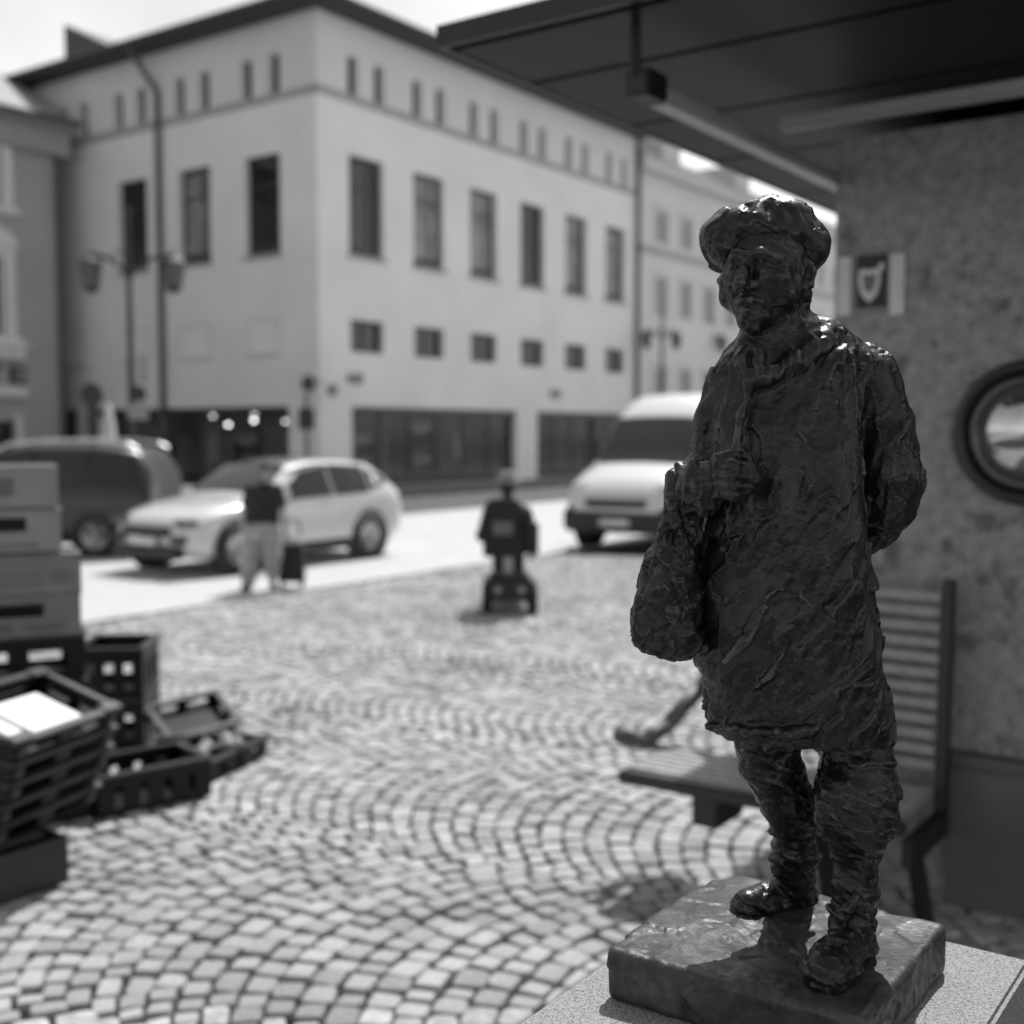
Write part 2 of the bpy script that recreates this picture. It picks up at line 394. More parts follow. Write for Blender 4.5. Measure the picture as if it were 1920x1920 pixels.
# the square: a dark sand bed with granite setts laid in segmental arcs
g = MB(); g.pqbox(P_ROAD+.003, 14, -12, 46, -.055, -.034); plaza = struct('plaza', g, MATS['bed_sand'])
U = Vector((-.88, .475, 0)).normalized(); Wv = Vector((.475, .88, 0)).normalized()
def sett_variant(seed):
    r = random.Random(seed); base = [(.36, -.5), (.5, -.36), (.5, .36), (.36, .5), (-.36, .5), (-.5, .36), (-.5, -.36), (-.36, -.5)]
    jx = [r.uniform(-.075, .075) for _ in range(4)]; jy = [r.uniform(-.075, .075) for _ in range(4)]
    o = [(x+jx[((k+1)//2) % 4]+r.uniform(-.025, .025), y+jy[((k+1)//2) % 4]+r.uniform(-.025, .025)) for k, (x, y) in enumerate(base)]
    tx, ty = r.uniform(-.09, .09), r.uniform(-.09, .09)
    vs = [(x, y, -.5) for x, y in o] + [(x, y, -.13+tx*x+ty*y) for x, y in o] + [(x*.92, y*.92, -.01+tx*x+ty*y+r.uniform(-.02, .02)) for x, y in o] + [(0, 0, .03)]
    fs = [(k, (k+1) % 8, 8+(k+1) % 8, 8+k) for k in range(8)] + [(8+k, 8+(k+1) % 8, 16+(k+1) % 8, 16+k) for k in range(8)] + [(16+k, 16+(k+1) % 8, 24) for k in range(8)]
    tone = r.choice([.8, .88, .95, 1, 1, 1.03, 1.06, 1.1, 1.16])*r.uniform(.93, 1.07)
    return vs, fs, tone
NV = 28; variants = [sett_variant(100+k) for k in range(NV)]
setts = []
ROW, R_ARC, CW = .120, 1.34, 1.9
for c in range(-3, 11):
    wc = 3.65 + CW*c; off = random.random()*ROW
    for k in range(-195, 240):
        t = k*ROW+off; n = random.choice((16, 17, 17, 18)); ws = [random.uniform(.72, 1.3) for _ in range(n)]; s = sum(ws); a = -math.pi/4
        for wgt in ws:
            da = wgt/s*math.pi/2; th = a+da/2; a += da
            pos = U*(t+R_ARC*math.cos(th)) + Wv*(wc+R_ARC*math.sin(th))
            if pos.y < -1.5 or pos.y > 18.5 or abs(pos.x) > .47*max(pos.y, 0)+2.2 or pos.dot(P) < P_ROAD+.12: continue
            if abs(pos.dot(P)-(-.6)) < .3 and abs(pos.dot(Q)-1.5) < .3: continue
            setts.append((pos, th, R_ARC*da-.017, ROW*math.cos(th)-.012, random.randrange(NV), random.uniform(-.009, .005), random.uniform(-.1, .1)))
def sett_matrix(sx):
    pos, th, la, lr, v, dz, tw = sx
    radial = U*math.cos(th)+Wv*math.sin(th); ang = math.atan2(radial.y, radial.x)+tw
    return Matrix.Translation((pos.x, pos.y, dz)) @ Matrix.Rotation(ang, 4, 'Z') @ Matrix.Diagonal((lr, la, .07, 1))
def px_size(sx):
    x, y = sx[0].x, sx[0].y
    if y < 2: return 0
    u, v = 960+FPX*x/y, 812+CAMH*FPX/y
    if not (-20 < u < 1940 and v < 1935): return 0
    if u > 1335+(1675-v)*1.48 and v > 1640: return 0            # behind the plinth
    return sx[2]*sx[3]/y**3
order = sorted(range(len(setts)), key=lambda i: -px_size(setts[i])); near = set(order[:300])
vmesh = []
for vs, fs, tone in variants:
    me = bpy.data.meshes.new('cobble'); me.from_pydata(vs, [], fs); me.materials.append(cobble_mat)
    a_ = me.attributes.new('tone', 'FLOAT', 'POINT'); a_.data.foreach_set('value', [tone]*len(vs)); vmesh.append(me)
inv = Matrix.Identity(4)
for i in order[:300]:
    o = bpy.data.objects.new('cobble', vmesh[setts[i][4]]); o.matrix_world = sett_matrix(setts[i]); o.parent = plaza; col.objects.link(o)
AV, AF, AT = [], [], []; nv = 0
Vn = [np.array(v[0]) for v in variants]; Fn = [v[1] for v in variants]
for i, sx in enumerate(setts):
    if i in near: continue
    m = np.array(sett_matrix(sx)); w = Vn[sx[4]] @ m[:3, :3].T + m[:3, 3]
    AV.append(w); AF += [tuple(j+nv for j in f) for f in Fn[sx[4]]]; AT += [variants[sx[4]][2]]*len(w); nv += len(w)
me = bpy.data.meshes.new('cobbles'); me.from_pydata(np.concatenate(AV).tolist(), [], AF); me.materials.append(cobble_mat)
a_ = me.attributes.new('tone', 'FLOAT', 'POINT'); a_.data.foreach_set('value', AT)
o = bpy.data.objects.new('cobbles', me); col.objects.link(o); o.parent = plaza; o['kind'] = 'stuff'
# far end of the square, too far to tell setts apart
g = MB(); g.pqbox(P_ROAD+.01, 14, 22, 46, -.02, -.014); tag(obj('far_paving', g, M('far_setts', .27, rough=.8, var=.25, scale=6)), kind='structure')

# ---------------------------------------------------------------- walls with openings
class Face:                          # a facade: s along, z up, n outward
    def __init__(s, o, u, n): s.o, s.u, s.n = Vector(o), Vector(u), Vector(n)
    def pt(s, a, z, d=0.): return s.o + s.u*a + Z*z + s.n*d
    def box(s, mb, a0, a1, z0, z1, d0, d1): return mb.box(s.pt(a0, z0, d0), s.u*(a1-a0), Z*(z1-z0), s.n*(d1-d0))
def wall_mesh(F, a0, a1, z0, z1, holes, depth):
    mb = MB(); A = sorted({a0, a1, *[h[0] for h in holes], *[h[1] for h in holes]}); B = sorted({z0, z1, *[h[2] for h in holes], *[h[3] for h in holes]})
    for i in range(len(A)-1):
        for j in range(len(B)-1):
            x, y = (A[i]+A[i+1])/2, (B[j]+B[j+1])/2
            if any(h[0] < x < h[1] and h[2] < y < h[3] for h in holes): continue
            mb.quad(F.pt(A[i], B[j]), F.pt(A[i+1], B[j]), F.pt(A[i+1], B[j+1]), F.pt(A[i], B[j+1]))
    for h in holes:
        c = [(h[0], h[2]), (h[1], h[2]), (h[1], h[3]), (h[0], h[3])]
        for k in range(4):
            a, b = c[k], c[(k+1) % 4]; mb.quad(F.pt(*a), F.pt(*b), F.pt(*b, -depth), F.pt(*a, -depth))
    for (aa, zz, bb, ww) in ((a0, z0, a1, z0), (a1, z0, a1, z1), (a1, z1, a0, z1), (a0, z1, a0, z0)):
        mb.quad(F.pt(aa, zz), F.pt(bb, ww), F.pt(bb, ww, -depth), F.pt(aa, zz, -depth))
    return mb
def window(F, parent, a0, a1, z0, z1, fm, pm, depth=.22, fw=.09, bars_a=(), bars_z=(), low=0., name='window'):
    mb = MB(); e = .003
    F.box(mb, a0+e, a0+fw, z0+e, z1-e, -depth, -depth+.07); F.box(mb, a1-fw, a1-e, z0+e, z1-e, -depth, -depth+.07)
    F.box(mb, a0+fw, a1-fw, z0+e, z0+fw+low, -depth+.002, -depth+.068); F.box(mb, a0+fw, a1-fw, z1-fw, z1-e, -depth+.002, -depth+.068)
    for b in bars_a: F.box(mb, b-.035, b+.035, z0+fw+low, z1-fw, -depth+.004, -depth+.06)
    for b in bars_z: F.box(mb, a0+fw, a1-fw, b-.035, b+.035, -depth+.006, -depth+.058)
    w = obj(name, mb, fm, parent)
    xs = [a0+fw]+sorted(bars_a)+[a1-fw]; zs = [z0+fw+low]+sorted(bars_z)+[z1-fw]
    for i in range(len(xs)-1):
        for j in range(len(zs)-1):
            pn = MB(); d_ = -depth+.02
            if pm is shop_glass:
                qd = [F.pt(xs[i], zs[j], d_), F.pt(xs[i+1], zs[j], d_), F.pt(xs[i+1], zs[j+1], d_), F.pt(xs[i], zs[j+1], d_)]
                pn.quad(*(qd if F.u.cross(Z).dot(F.n) > 0 else qd[::-1]))
            else: F.box(pn, xs[i], xs[i+1], zs[j], zs[j+1], -depth+.01, -depth+.025)
            obj('pane', pn, pm, w, fixn=pm is not shop_glass)
    return w
wall_w = M('building_render', .8, rough=.85, var=.06, scale=.5, bump=.08, bscale=20)
attic_m = M('attic_render', .68, rough=.85, var=.05, scale=.4)
band_m = M('stone_band', .38, rough=.8)
dark_frame = M('dark_window_frame', .035, rough=.4)
pane_d = M('dark_pane', .012, rough=.05, var=.3, scale=.8, spec=.6)
slot_p = M('attic_pane', .008, rough=.4, spec=.15)
pane_c = M('curtained_pane', .22, rough=.12, var=.5, scale=1.2, spec=.6)
roof_m = M('roof_sheet', .06, rough=.55, metal=.2)
soffit_m = M('eave_soffit', .05, rough=.7)
pipe_m = M('downpipe_zinc', .09, rough=.5, metal=.3)

# ---------------------------------------------------------------- corner building
def zR(px, py): return hit_p(px, py, P0)[1]
FR = Face(PQ(P0, Q0), Q, P); FL = Face(PQ(P0, Q0), -P, -Q)
bld = root('corner_building', PQ(P0, Q0), 'pale rendered corner building with paired attic slits, tall windows and shopfronts', 'building')
zt, zb = zR(690, 298), zR(690, 482); st, sb = zR(690, 602), zR(690, 662)
lt, lb = zR(660, 106), zR(660, 180); bt, bb = zR(654, 177), zR(654, 192); ztop = zR(654, 40); shop_t = zR(655, 762)
LR, LL = 19.6, 24.0
cols_ = [2.22+3.15*k for k in range(6)]; colsL = [2.42+3.25*k for k in range(7)]
shopsR = [(1.45, 10.6), (12.0, 19.2)]; shopsL = [(1.35, 11.2), (12.4, 23.0)]
hR, hL = [], []
for c in cols_: hR += [(c-.82, c+.82, zb, zt), (c-.8, c+.8, sb, st), (c-.62-.25, c-.62+.25, lb, lt), (c+.62-.25, c+.62+.25, lb, lt)]
for c in colsL: hL += ([(c-.8, c+.8, zb, zt)] if c < 9.5 else []) + [(c-.62-.25, c-.62+.25, lb, lt), (c+.62-.25, c+.62+.25, lb, lt)]
hR += [(a, b, .12, shop_t) for a, b in shopsR]; hL += [(a, b, .12, shop_t) for a, b in shopsL]
obj('wall', wall_mesh(FR, 0, LR, .05, ztop, hR, .4), wall_w, bld); obj('wall', wall_mesh(FL, .4, LL, .05, ztop, hL, .4), wall_w, bld)
for F, L in ((FR, LR), (FL, LL)):
    mb = MB(); F.box(mb, -.05, L, bb, bt, .003, .05); obj('stone_band', mb, band_m, bld)
    # the attic skin is set in strips between the slits
    mb = MB(); cc = cols_ if F is FR else colsL; xs = [-.012]+[x for c in cc for x in (c-.87, c-.37, c+.37, c+.87)]+[L]
    for i in range(0, len(xs)-1, 2): F.box(mb, xs[i], xs[i+1], bt+.003, lt, .002, .03)
    F.box(mb, -.012, L, lt+.002, ztop-.003, .002, .028); obj('attic_facing', mb, attic_m, bld)
rr = random.Random(3)
for i, c in enumerate(cols_):
    pm = [pane_d, pane_c, pane_c, pane_d, pane_c, pane_c][i]
    window(FR, bld, c-.82, c+.82, zb, zt, dark_frame, pm, depth=.26, fw=.1, bars_a=[c+.3] if i % 2 == 0 else [c+.22], bars_z=[zt-.9], low=.22)
    window(FR, bld, c-.8, c+.8, sb, st, dark_frame, pane_d, depth=.26, fw=.09, bars_a=[c])
    mb = MB(); FR.box(mb, c-.9, c+.9, zb-.1, zb-.004, .003, .1); obj('window_sill', mb, band_m, bld)
    for s in (-.62, .62): window(FR, bld, c+s-.25, c+s+.25, lb, lt, dark_frame, slot_p, depth=.3, fw=.05, name='attic_window')
for i, c in enumerate(colsL):
    if c < 9.5: window(FL, bld, c-.8, c+.8, zb, zt, dark_frame, [pane_d, pane_c, pane_d][i % 3], depth=.26, fw=.1, bars_a=[c-.3], bars_z=[zt-.9], low=.22)
    mb = MB()
    if c < 9.5: FL.box(mb, c-.88, c+.88, zb-.1, zb-.004, .003, .1); obj('window_sill', mb, band_m, bld)
    for s in (-.62, .62): window(FL, bld, c+s-.25, c+s+.25, lb, lt, dark_frame, slot_p, depth=.3, fw=.05, name='attic_window')
    mb = MB(); F = FL                     # blind panels with a projecting sill where the other face has small windows
    F.box(mb, c-.76, c+.76, sb-.1, sb, .003, .09); F.box(mb, c-.76, c+.76, st, st+.06, .003, .04)
    F.box(mb, c-.76, c-.7, sb+.002, st-.002, .003, .038); F.box(mb, c+.7, c+.76, sb+.002, st-.002, .003, .038); obj('blind_panel', mb, attic_m, bld)
# roof with a wide dark eave and gutter
OV = .95; a0, a1 = P0+OV, P0-LL; b0, b1 = Q0-OV, Q0+LR
mb = MB(); mb.pqbox(a1, a0, b0, b1, ztop+.003, ztop+.2); obj('eave', mb, soffit_m, bld)
mb = MB(); c = [PQ(a0, b0, ztop+.205), PQ(a0, b1+1, ztop+.205), PQ(a1, b1+1, ztop+.205), PQ(a1, b0, ztop+.205)]
ra, rb = PQ(P0-7.5, Q0+7.5, ztop+3.2), PQ(P0-7.5, b1+1, ztop+3.2); rc = PQ(a1, Q0+7.5, ztop+3.2)
mb.add(c+[ra, rb, rc], [(0, 1, 5, 4), (0, 4, 6, 3), (1, 2, 5), (2, 3, 6), (4, 5, 2, 6)]); rf = obj('roof', mb, roof_m, bld)
mb = MB(); mb.cyl(PQ(a0+.06, b0-.06, ztop+.16), PQ(a0+.06, b1, ztop+.16), .08, n=8); mb.cyl(PQ(a0+.06, b0-.06, ztop+.16), PQ(a1, b0-.06, ztop+.16), .08, n=8); obj('gutter', mb, pipe_m, bld)
# roof hatch dormer that pokes over the eave
pa, za = hit_q(160, 58, Q0+1.2); pb_, zb_ = hit_q(250, 84, Q0+1.2)
mb = MB(); mb.prism([PQ(pa, Q0+.3, ztop+.2), PQ(pb_, Q0+.3, ztop+.2), PQ(pb_, Q0+.3, zb_-.3), PQ(pa, Q0+.3, za)], Q*2.2); obj('dormer', mb, roof_m, bld)
# downpipe with a swan neck
sp_ = 7.3
mb = MB(); mb.tube([FL.pt(sp_+.45, ztop+.1, OV), FL.pt(sp_+.3, ztop-.5, .6), FL.pt(sp_, ztop-1.35, .16), FL.pt(sp_, .12, .16)], .1, 10); obj('downpipe', mb, pipe_m, bld)
mb = MB(); mb.cyl(PQ(P0+.14, Q0+LR+.1, .1), PQ(P0+.14, Q0+LR+.1, ztop), .12, n=10); obj('downpipe', mb, pipe_m, bld)
# shopfronts: room behind, mullions, panes
int_m = M('shop_interior', .5, rough=.8, var=.5, scale=.6); int_f = M('shop_floor', .3, rough=.4)
for F, sh in ((FR, shopsR), (FL, shopsL)):
    for (a, b) in sh:
        mb = MB(); F.box(mb, a-.1, b+.1, .0, .115, -5, -.42); F.box(mb, a-.1, b+.1, shop_t+.02, shop_t+.2, -5, -.42); obj('shop_floor', mb, int_f, bld)
        mb = MB(); F.box(mb, 5.3 if a < 5 else a-.3, b+.3, .12, shop_t, -5.2, -5.0); F.box(mb, b+.12, b+.3, .12, shop_t, -5, -.42); obj('shop_wall', mb, int_m, bld)
        n = max(3, round((b-a)/1.55)); st_ = [a+.06+(b-a-.12)*k/n for k in range(n+1)]
        fr_ = window(F, bld, a, b, .12, shop_t, dark_frame, shop_glass, depth=.3, fw=.06, bars_a=st_[1:-1], low=.3, name='shopfront')
        mb = MB(); F.box(mb, a-.05, b+.05, shop_t-.22, shop_t-.01, -.26, -.05); obj('blind_box', mb, dark_frame, bld)
# hanging signs near the corner
sign_d = M('sign_dark', .03, rough=.5); sign_g = M('sign_grey', .22, rough=.5)
def disc_sign(F, a, z, d, r, m):
    mb = MB(); c = F.pt(a, z, d); mb.cyl(c-F.u*.05, c+F.u*.05, r, n=24); mb.cyl(F.pt(a, z+r*.3, .01), F.pt(a, z+r*.3, d-r), .025, n=6); return obj('hanging_sign', mb, m, bld)
p_, z_ = hit_q(579, 719, Q0-.6); disc_sign(FL, P0-p_, z_, .62, .25, sign_d)
p_, z_ = hit_q(610, 731, Q0-.6); disc_sign(FL, P0-p_, z_, .3, .2, sign_g)
def letters(F, a, z, h, m):                  # an unreadable shop mark: two small raised discs
    mb = MB(); [mb.cyl(F.pt(a+x*h, z+.5*h, .004), F.pt(a+x*h, z+.5*h, .06), h*r, n=20) for x, r in ((-.45, .4), (.42, .46))]; return obj('shop_mark', mb, m, bld)
q_, z_ = hit_p(665, 722, P0); letters(FR, q_-Q0, z_, .42, sign_g)
q_, z_ = hit_p(1040, 748, P0); letters(FR, q_-Q0, z_, .42, sign_g)
# shop lamps that are lit (they show as discs of light)
lamp_on = make_emit('lit_lamp', 4.5); lamp_dim = make_emit('lit_lamp_dim', 1.8)
for (px, py, m) in ((428, 792, lamp_on), (476, 784, lamp_on), (477, 769, lamp_dim), (535, 786, lamp_dim), (557, 786, lamp_on), (399, 776, lamp_dim), (800, 800, lamp_dim)):
    if px < 600: p_, z_ = hit_q(px, py, Q0+2.6); c = PQ(p_, Q0+2.6, min(z_, shop_t-.12))
    else: q_, z_ = hit_p(px, py, P0-2.6); c = PQ(P0-2.6, q_, min(z_, shop_t-.12))
    t = root('shop_spotlight', c, 'lit spotlight behind the shop glass between corner pillar and narrow pillar' if px > 600 else ('brightly lit spotlight behind the shop glass on the downpipe side of the corner' if m is lamp_on else 'dimly lit spotlight behind the shop glass on the downpipe side of the corner'), 'spotlight', 'lit spotlights inside the corner shop')
    mb = MB(); mb.lathe(c, [(.001, .05), (.05, .04), (.06, 0), (.055, -.04)], 12); mb.cyl(c+Z*.04, c+Z*(shop_t+.02-c.z), .012, n=6); obj('housing', mb, dark_frame, t)
    mb = MB(); mb.lathe(c, [(.001, -.0), (.05, -.02), (.07, -.07), (.05, -.12), (.001, -.14)], 14); obj('bulb', mb, m, t)
# dressmaker's dummies and shelves inside the shop
dm = M('display_pale', .7, rough=.7, var=.3); dk = M('display_dark', .1, rough=.7, var=.4)
def dummy(c, m, lab):
    t = root('mannequin', c, lab, 'mannequin', 'mannequins behind the shopfront glass')
    mb = MB(); mb.lathe(c, [(.001, .75), (.15, .76), (.19, .95), (.13, 1.12), (.2, 1.34), (.19, 1.45), (.06, 1.5), (.05, 1.6), (.09, 1.66), (.1, 1.76), (.05, 1.85), (.001, 1.86)], 14); obj('torso', mb, m, t, smooth=True)
    mb = MB(); mb.lathe(c, [(.001, .0), (.2, 0), (.2, .03), (.02, .05), (.02, .76)], 12); obj('stand', mb, dark_frame, t)
for a in (2.4, 4.3, 6.6, 8.9): dummy(FL.pt(a, .115, -1.5), dm if a in (2.4, 6.6) else dk, {2.4: 'pale mannequin next to the corner pillar in the downpipe-side shop', 4.3: 'dark mannequin second from the corner pillar in the downpipe-side shop', 6.6: 'pale mannequin right behind the downpipe in the shop', 8.9: 'dark mannequin beyond the downpipe in the shop'}[a])
for a in (2.6, 5.2, 8.6): dummy(FR.pt(a, .115, -1.4), dm if a != 5.2 else dk, {2.6: 'pale mannequin in the shop window next to the corner pillar, van side', 5.2: 'dark mannequin between display shelves in the van-side shop window', 8.6: 'pale mannequin in the shop window next to the narrow pillar'}[a])
for F, a, lab in ((FR, 4.0, 'display shelf of goods in the shop window right of the corner pillar'), (FR, 7.2, 'taller display shelf of goods beside the narrow pillar of the shop'), (FL, 5.4, 'display shelf of goods in the shop window under the downpipe side'), (FR, 14.0, 'display shelf of goods behind the glass beyond the narrow pillar')):
    t = root('display_shelf', F.pt(a, .115, -2), lab, 'shelf')
    h = 2.1 if a == 7.2 else 1.7
    mb = MB(); F.box(mb, a-.6, a-.56, .115, h, -2.2, -1.8); F.box(mb, a+.56, a+.6, .115, h, -2.2, -1.8); obj('side_panel', mb, dk, t)
    for k in range(4):
        zz = .25+k*(h-.4)/3; mb = MB(); F.box(mb, a-.56, a+.56, zz, zz+.03, -2.19, -1.81); obj('shelf_board', mb, dm, t)
        mb = MB()
        for j in range(4): x = a-.5+j*.26; F.box(mb, x, x+.2, zz+.032, zz+.032+rr.uniform(.12, .3), -2.1, -1.86)
        obj('goods', mb, dm if k % 2 else dk, t)

# ---------------------------------------------------------------- ornate building at the left
P1 = -37.85; Q1 = 25.8
def zL(px, py): return hit_p(px, py, P1)
FO = Face(PQ(P1, Q1), -Q, P)                 # s runs toward the camera
orn = root('ornate_building', PQ(P1, Q1), 'grey old house with white window surrounds, ledge lettering and sunlit tiled roof', 'building')
og = M('old_render', .42, rough=.85, var=.06, scale=.5); ow = M('white_stucco', .75, rough=.8, var=.05)
def sL(px, py): q, z = zL(px, py); return Q1-q, z
ztp = sL(70, 238)[1]; wr = sL(40, 300)[0]
w1t, w1b = sL(20, 285)[1], sL(20, 392)[1]; w2t, w2b = sL(20, 545)[1]+1.1, sL(20, 632)[1]
ledge1, ledge2 = sL(30, 668)[1], sL(30, 735)[1]
wc = [2.9+3.0*k for k in range(5)]
hO = [h for c in wc for h in ((c-.62, c+.62, w1b, w1t), (c-.62, c+.62, w2b, w2t), (c-.9, c+.9, .15, ledge2-1.0))]
obj('wall', wall_mesh(FO, 0, 16, .05, ztp, hO, .35), og, orn)
mb = MB(); mb.quad(PQ(P1, Q1, .05), PQ(P1-12, Q1, .05), PQ(P1-12, Q1, ztp), PQ(P1, Q1, ztp)); obj('side_wall', mb, og, orn)
for c in wc:
    for (b, t, arch) in ((w1b, w1t, False), (w2b, w2t, True)):
        window(FO, orn, c-.62, c+.62, b, t, ow, pane_d, depth=.2, fw=.1, bars_a=[c], bars_z=[t-.6])
        mb = MB(); FO.box(mb, c-1.0, c-.63, b-.002, t+.3, .003, .09); FO.box(mb, c+.63, c+1.0, b-.002, t+.3, .003, .09); FO.box(mb, c-.629, c+.629, t+.004, t+.3, .003, .088)
        FO.box(mb, c-1.15, c+1.15, b-.22, b-.004, .003, .2); obj('window_surround', mb, ow, orn)
        if arch:
            mb = MB(); pts = [FO.pt(c+1.12*math.cos(x), t+.32+.75*math.sin(x), .004) for x in [math.pi*k/10 for k in range(11)]]; mb.prism(pts, FO.n*.14); obj('pediment', mb, ow, orn)
        else:
            mb = MB(); FO.box(mb, c-1.1, c+1.1, t+.304, t+.46, .003, .22); obj('hood_mould', mb, ow, orn)
    window(FO, orn, c-.9, c+.9, .15, ledge2-1.0, dark_frame, pane_d, depth=.3, fw=.08, bars_a=[c], name='shop_window')
    mb = MB(); FO.box(mb, c-1.15, c-.91, .1, ledge2-.8, .003, .06); obj('pilaster', mb, ow, orn); mb = MB(); FO.box(mb, c+.91, c+1.15, .1, ledge2-.8, .003, .06); obj('pilaster', mb, ow, orn)
mb = MB(); FO.box(mb, 1.7, 16, ledge1-.1, ledge1+.28, .002, .28); FO.box(mb, 1.6, 16, ledge1+.282, ledge1+.42, .002, .4); obj('upper_ledge', mb, ow, orn)
mb = MB(); FO.box(mb, 1.7, 16, ledge2-.18, ledge2+.16, .002, .32); obj('lower_ledge', mb, ow, orn)
# raised letters on the ledge
s_, zl = sL(36, 720); zh = sL(36, 687)[1]; h = zh-zl
def letterE(a):
    mb = MB(); FO.box(mb, a+.22, a+.36, zl, zh, .004, .1)
    for k in (0, .43, .86): FO.box(mb, a-.24, a+.219, zl+h*k, zl+h*(k+.14), .005, .098)
    return obj('letter_e', mb, sign_d, orn)
letterE(s_)
mb = MB(); a = s_+.95; FO.box(mb, a-.07, a+.07, zl, zh, .004, .1); FO.box(mb, a-.3, a-.075, zl+h*.84, zh-.002, .005, .098); obj('letter_stroke', mb, sign_d, orn)
mb = MB(); FO.box(mb, -.2, 16.2, ztp-.9, ztp-.003, .003, .3); FO.box(mb, -.25, 16.3, ztp, ztp+.25, -.3, .7); obj('cornice', mb, M('cornice_stucco', .36, rough=.8), orn)
tile = M('old_roof_tile', .3, rough=.7, var=.4, scale=5, bump=.5, bscale=12)
mb = MB(); mb.add([FO.pt(-.25, ztp+.26, .72), FO.pt(16, ztp+.26, .72), FO.pt(16, ztp+3.4, -5), FO.pt(-.25, ztp+3.4, -5), FO.pt(-.25, ztp+.26, -10), FO.pt(16, ztp+.26, -10)], [(0, 1, 2, 3), (3, 2, 5, 4), (0, 3, 4), (1, 5, 2)]); rf2 = obj('roof', mb, tile, orn)
mb = MB(); mb.cyl(FO.pt(-.3, ztp+.2, .8), FO.pt(16, ztp+.2, .8), .1, n=8); obj('gutter', mb, pipe_m, orn)
mb = MB(); s1 = sL(108, 500)[0]; mb.cyl(FO.pt(s1, .1, .14), FO.pt(s1, ztp-.2, .14), .1, n=10); obj('downpipe', mb, pipe_m, orn)

# ---------------------------------------------------------------- pale house beyond
P2 = P0-.25; QA, QB = Q0+LR+.35, Q0+LR+42
far = root('far_house', PQ(P2, QA), 'pale plain house farther down the street beyond the corner building', 'building')
FF = Face(PQ(P2, QA), Q, P); zf = hit_p(1230, 330, P2)[1]
fm = M('far_render', .68, rough=.85, var=.04, scale=.3); fs_ = M('far_trim', .6, rough=.8); fp = M('far_pane', .24, rough=.3, var=.3)
rows = [(hit_p(1235, 455, P2)[1], hit_p(1235, 395, P2)[1]), (hit_p(1235, 590, P2)[1], hit_p(1235, 520, P2)[1]), (1.2, hit_p(1235, 690, P2)[1])]
fc = [2.6+2.5*k for k in range(16)]
obj('wall', wall_mesh(FF, 0, 42, .05, zf, [(c-.5, c+.5, b, t) for c in fc for b, t in rows], .3), fm, far)
for c in fc:
    for b, t in rows:
        window(FF, far, c-.5, c+.5, b, t, fs_, fp, depth=.15, fw=.08, bars_a=[c])
        if c < 16: mb = MB(); FF.box(mb, c-.75, c-.51, b-.1, t+.25, .003, .06); FF.box(mb, c+.51, c+.75, b-.1, t+.25, .003, .06); FF.box(mb, c-.509, c+.509, t+.004, t+.25, .003, .058); obj('window_surround', mb, fs_, far)
mb = MB(); FF.box(mb, 0, 42, rows[0][0]-.55, rows[0][0]-.3, .003, .12); obj('string_course', mb, band_m, far)
mb = MB(); FF.box(mb, -.1, 42.2, zf, zf+.5, -.3, .6); obj('cornice', mb, fs_, far)
mb = MB(); mb.add([FF.pt(-.1, zf+.51, .7), FF.pt(42, zf+.51, .7), FF.pt(42, zf+3.4, -5), FF.pt(-.1, zf+3.4, -5), FF.pt(-.1, zf+.51, -10), FF.pt(42, zf+.51, -10)], [(0, 1, 2, 3), (3, 2, 5, 4), (0, 3, 4), (1, 5, 2)]); obj('roof', mb, roof_m, far)
for k, c in enumerate((4.5, 12.5)):
    mb = MB(); FF.box(mb, c-.9, c+.9, zf+.9, zf+2.3, -3.5, -.5); obj('dormer', mb, fm, far)

# ---------------------------------------------------------------- kiosk: rendered wall, canopy, pipes, porthole, notice
PW, QW = -1.815, 4.92; SOF = 3.2; PE, QE = pq(at_z(838, 92, 3.2))
kio = root('kiosk', PQ(PW, QW), 'kiosk of blotchy grey render with a wide dark flat canopy', 'kiosk')
WT = 3.12; PL = .62
mb = MB(); mb.pqbox(PW, 4.0, QW, QW+4.5, PL+.003, WT); obj('wall', mb, render_mat, kio)
mb = MB(); q_, _ = 0, 0
p_pl = hit_q(1776, 1500, QW-.07)[0]
mb = MB(); mb.pqbox(p_pl, 4.05, QW-.06, QW+4.4, -.02, PL-.05); mb.pqbox(p_pl-.01, 4.06, QW-.075, QW+4.4, PL-.047, PL); obj('plinth_course', mb, M('kiosk_plinth', .11, rough=.7, var=.15, scale=6), kio, bevel=.006)
mb = MB(); mb.pqbox(PW+.02, p_pl-.014, QW+.02, QW+4.4, -.02, PL); obj('wall_foot', mb, render_mat, kio)
mb = MB(); mb.pqbox(PW+.3, 3.8, QW+.35, QW+4.2, WT+.003, SOF); obj('clerestory', mb, M('clerestory_dark', .02, rough=.4), kio)
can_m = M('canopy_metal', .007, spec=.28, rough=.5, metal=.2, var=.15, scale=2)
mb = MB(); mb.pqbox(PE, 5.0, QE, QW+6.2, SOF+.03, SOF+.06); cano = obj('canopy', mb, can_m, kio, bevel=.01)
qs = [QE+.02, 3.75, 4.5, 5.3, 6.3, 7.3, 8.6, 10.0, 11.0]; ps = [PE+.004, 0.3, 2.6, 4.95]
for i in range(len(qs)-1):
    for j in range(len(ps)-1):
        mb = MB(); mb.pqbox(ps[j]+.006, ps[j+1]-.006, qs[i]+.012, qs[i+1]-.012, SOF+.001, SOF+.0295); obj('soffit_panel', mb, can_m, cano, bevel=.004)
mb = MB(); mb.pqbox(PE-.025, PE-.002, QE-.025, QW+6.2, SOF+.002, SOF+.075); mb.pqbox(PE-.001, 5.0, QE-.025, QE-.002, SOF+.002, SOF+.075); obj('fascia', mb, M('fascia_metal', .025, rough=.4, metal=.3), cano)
pipe_l = M('pale_conduit', .42, rough=.4, var=.08)
ZT = 3.0
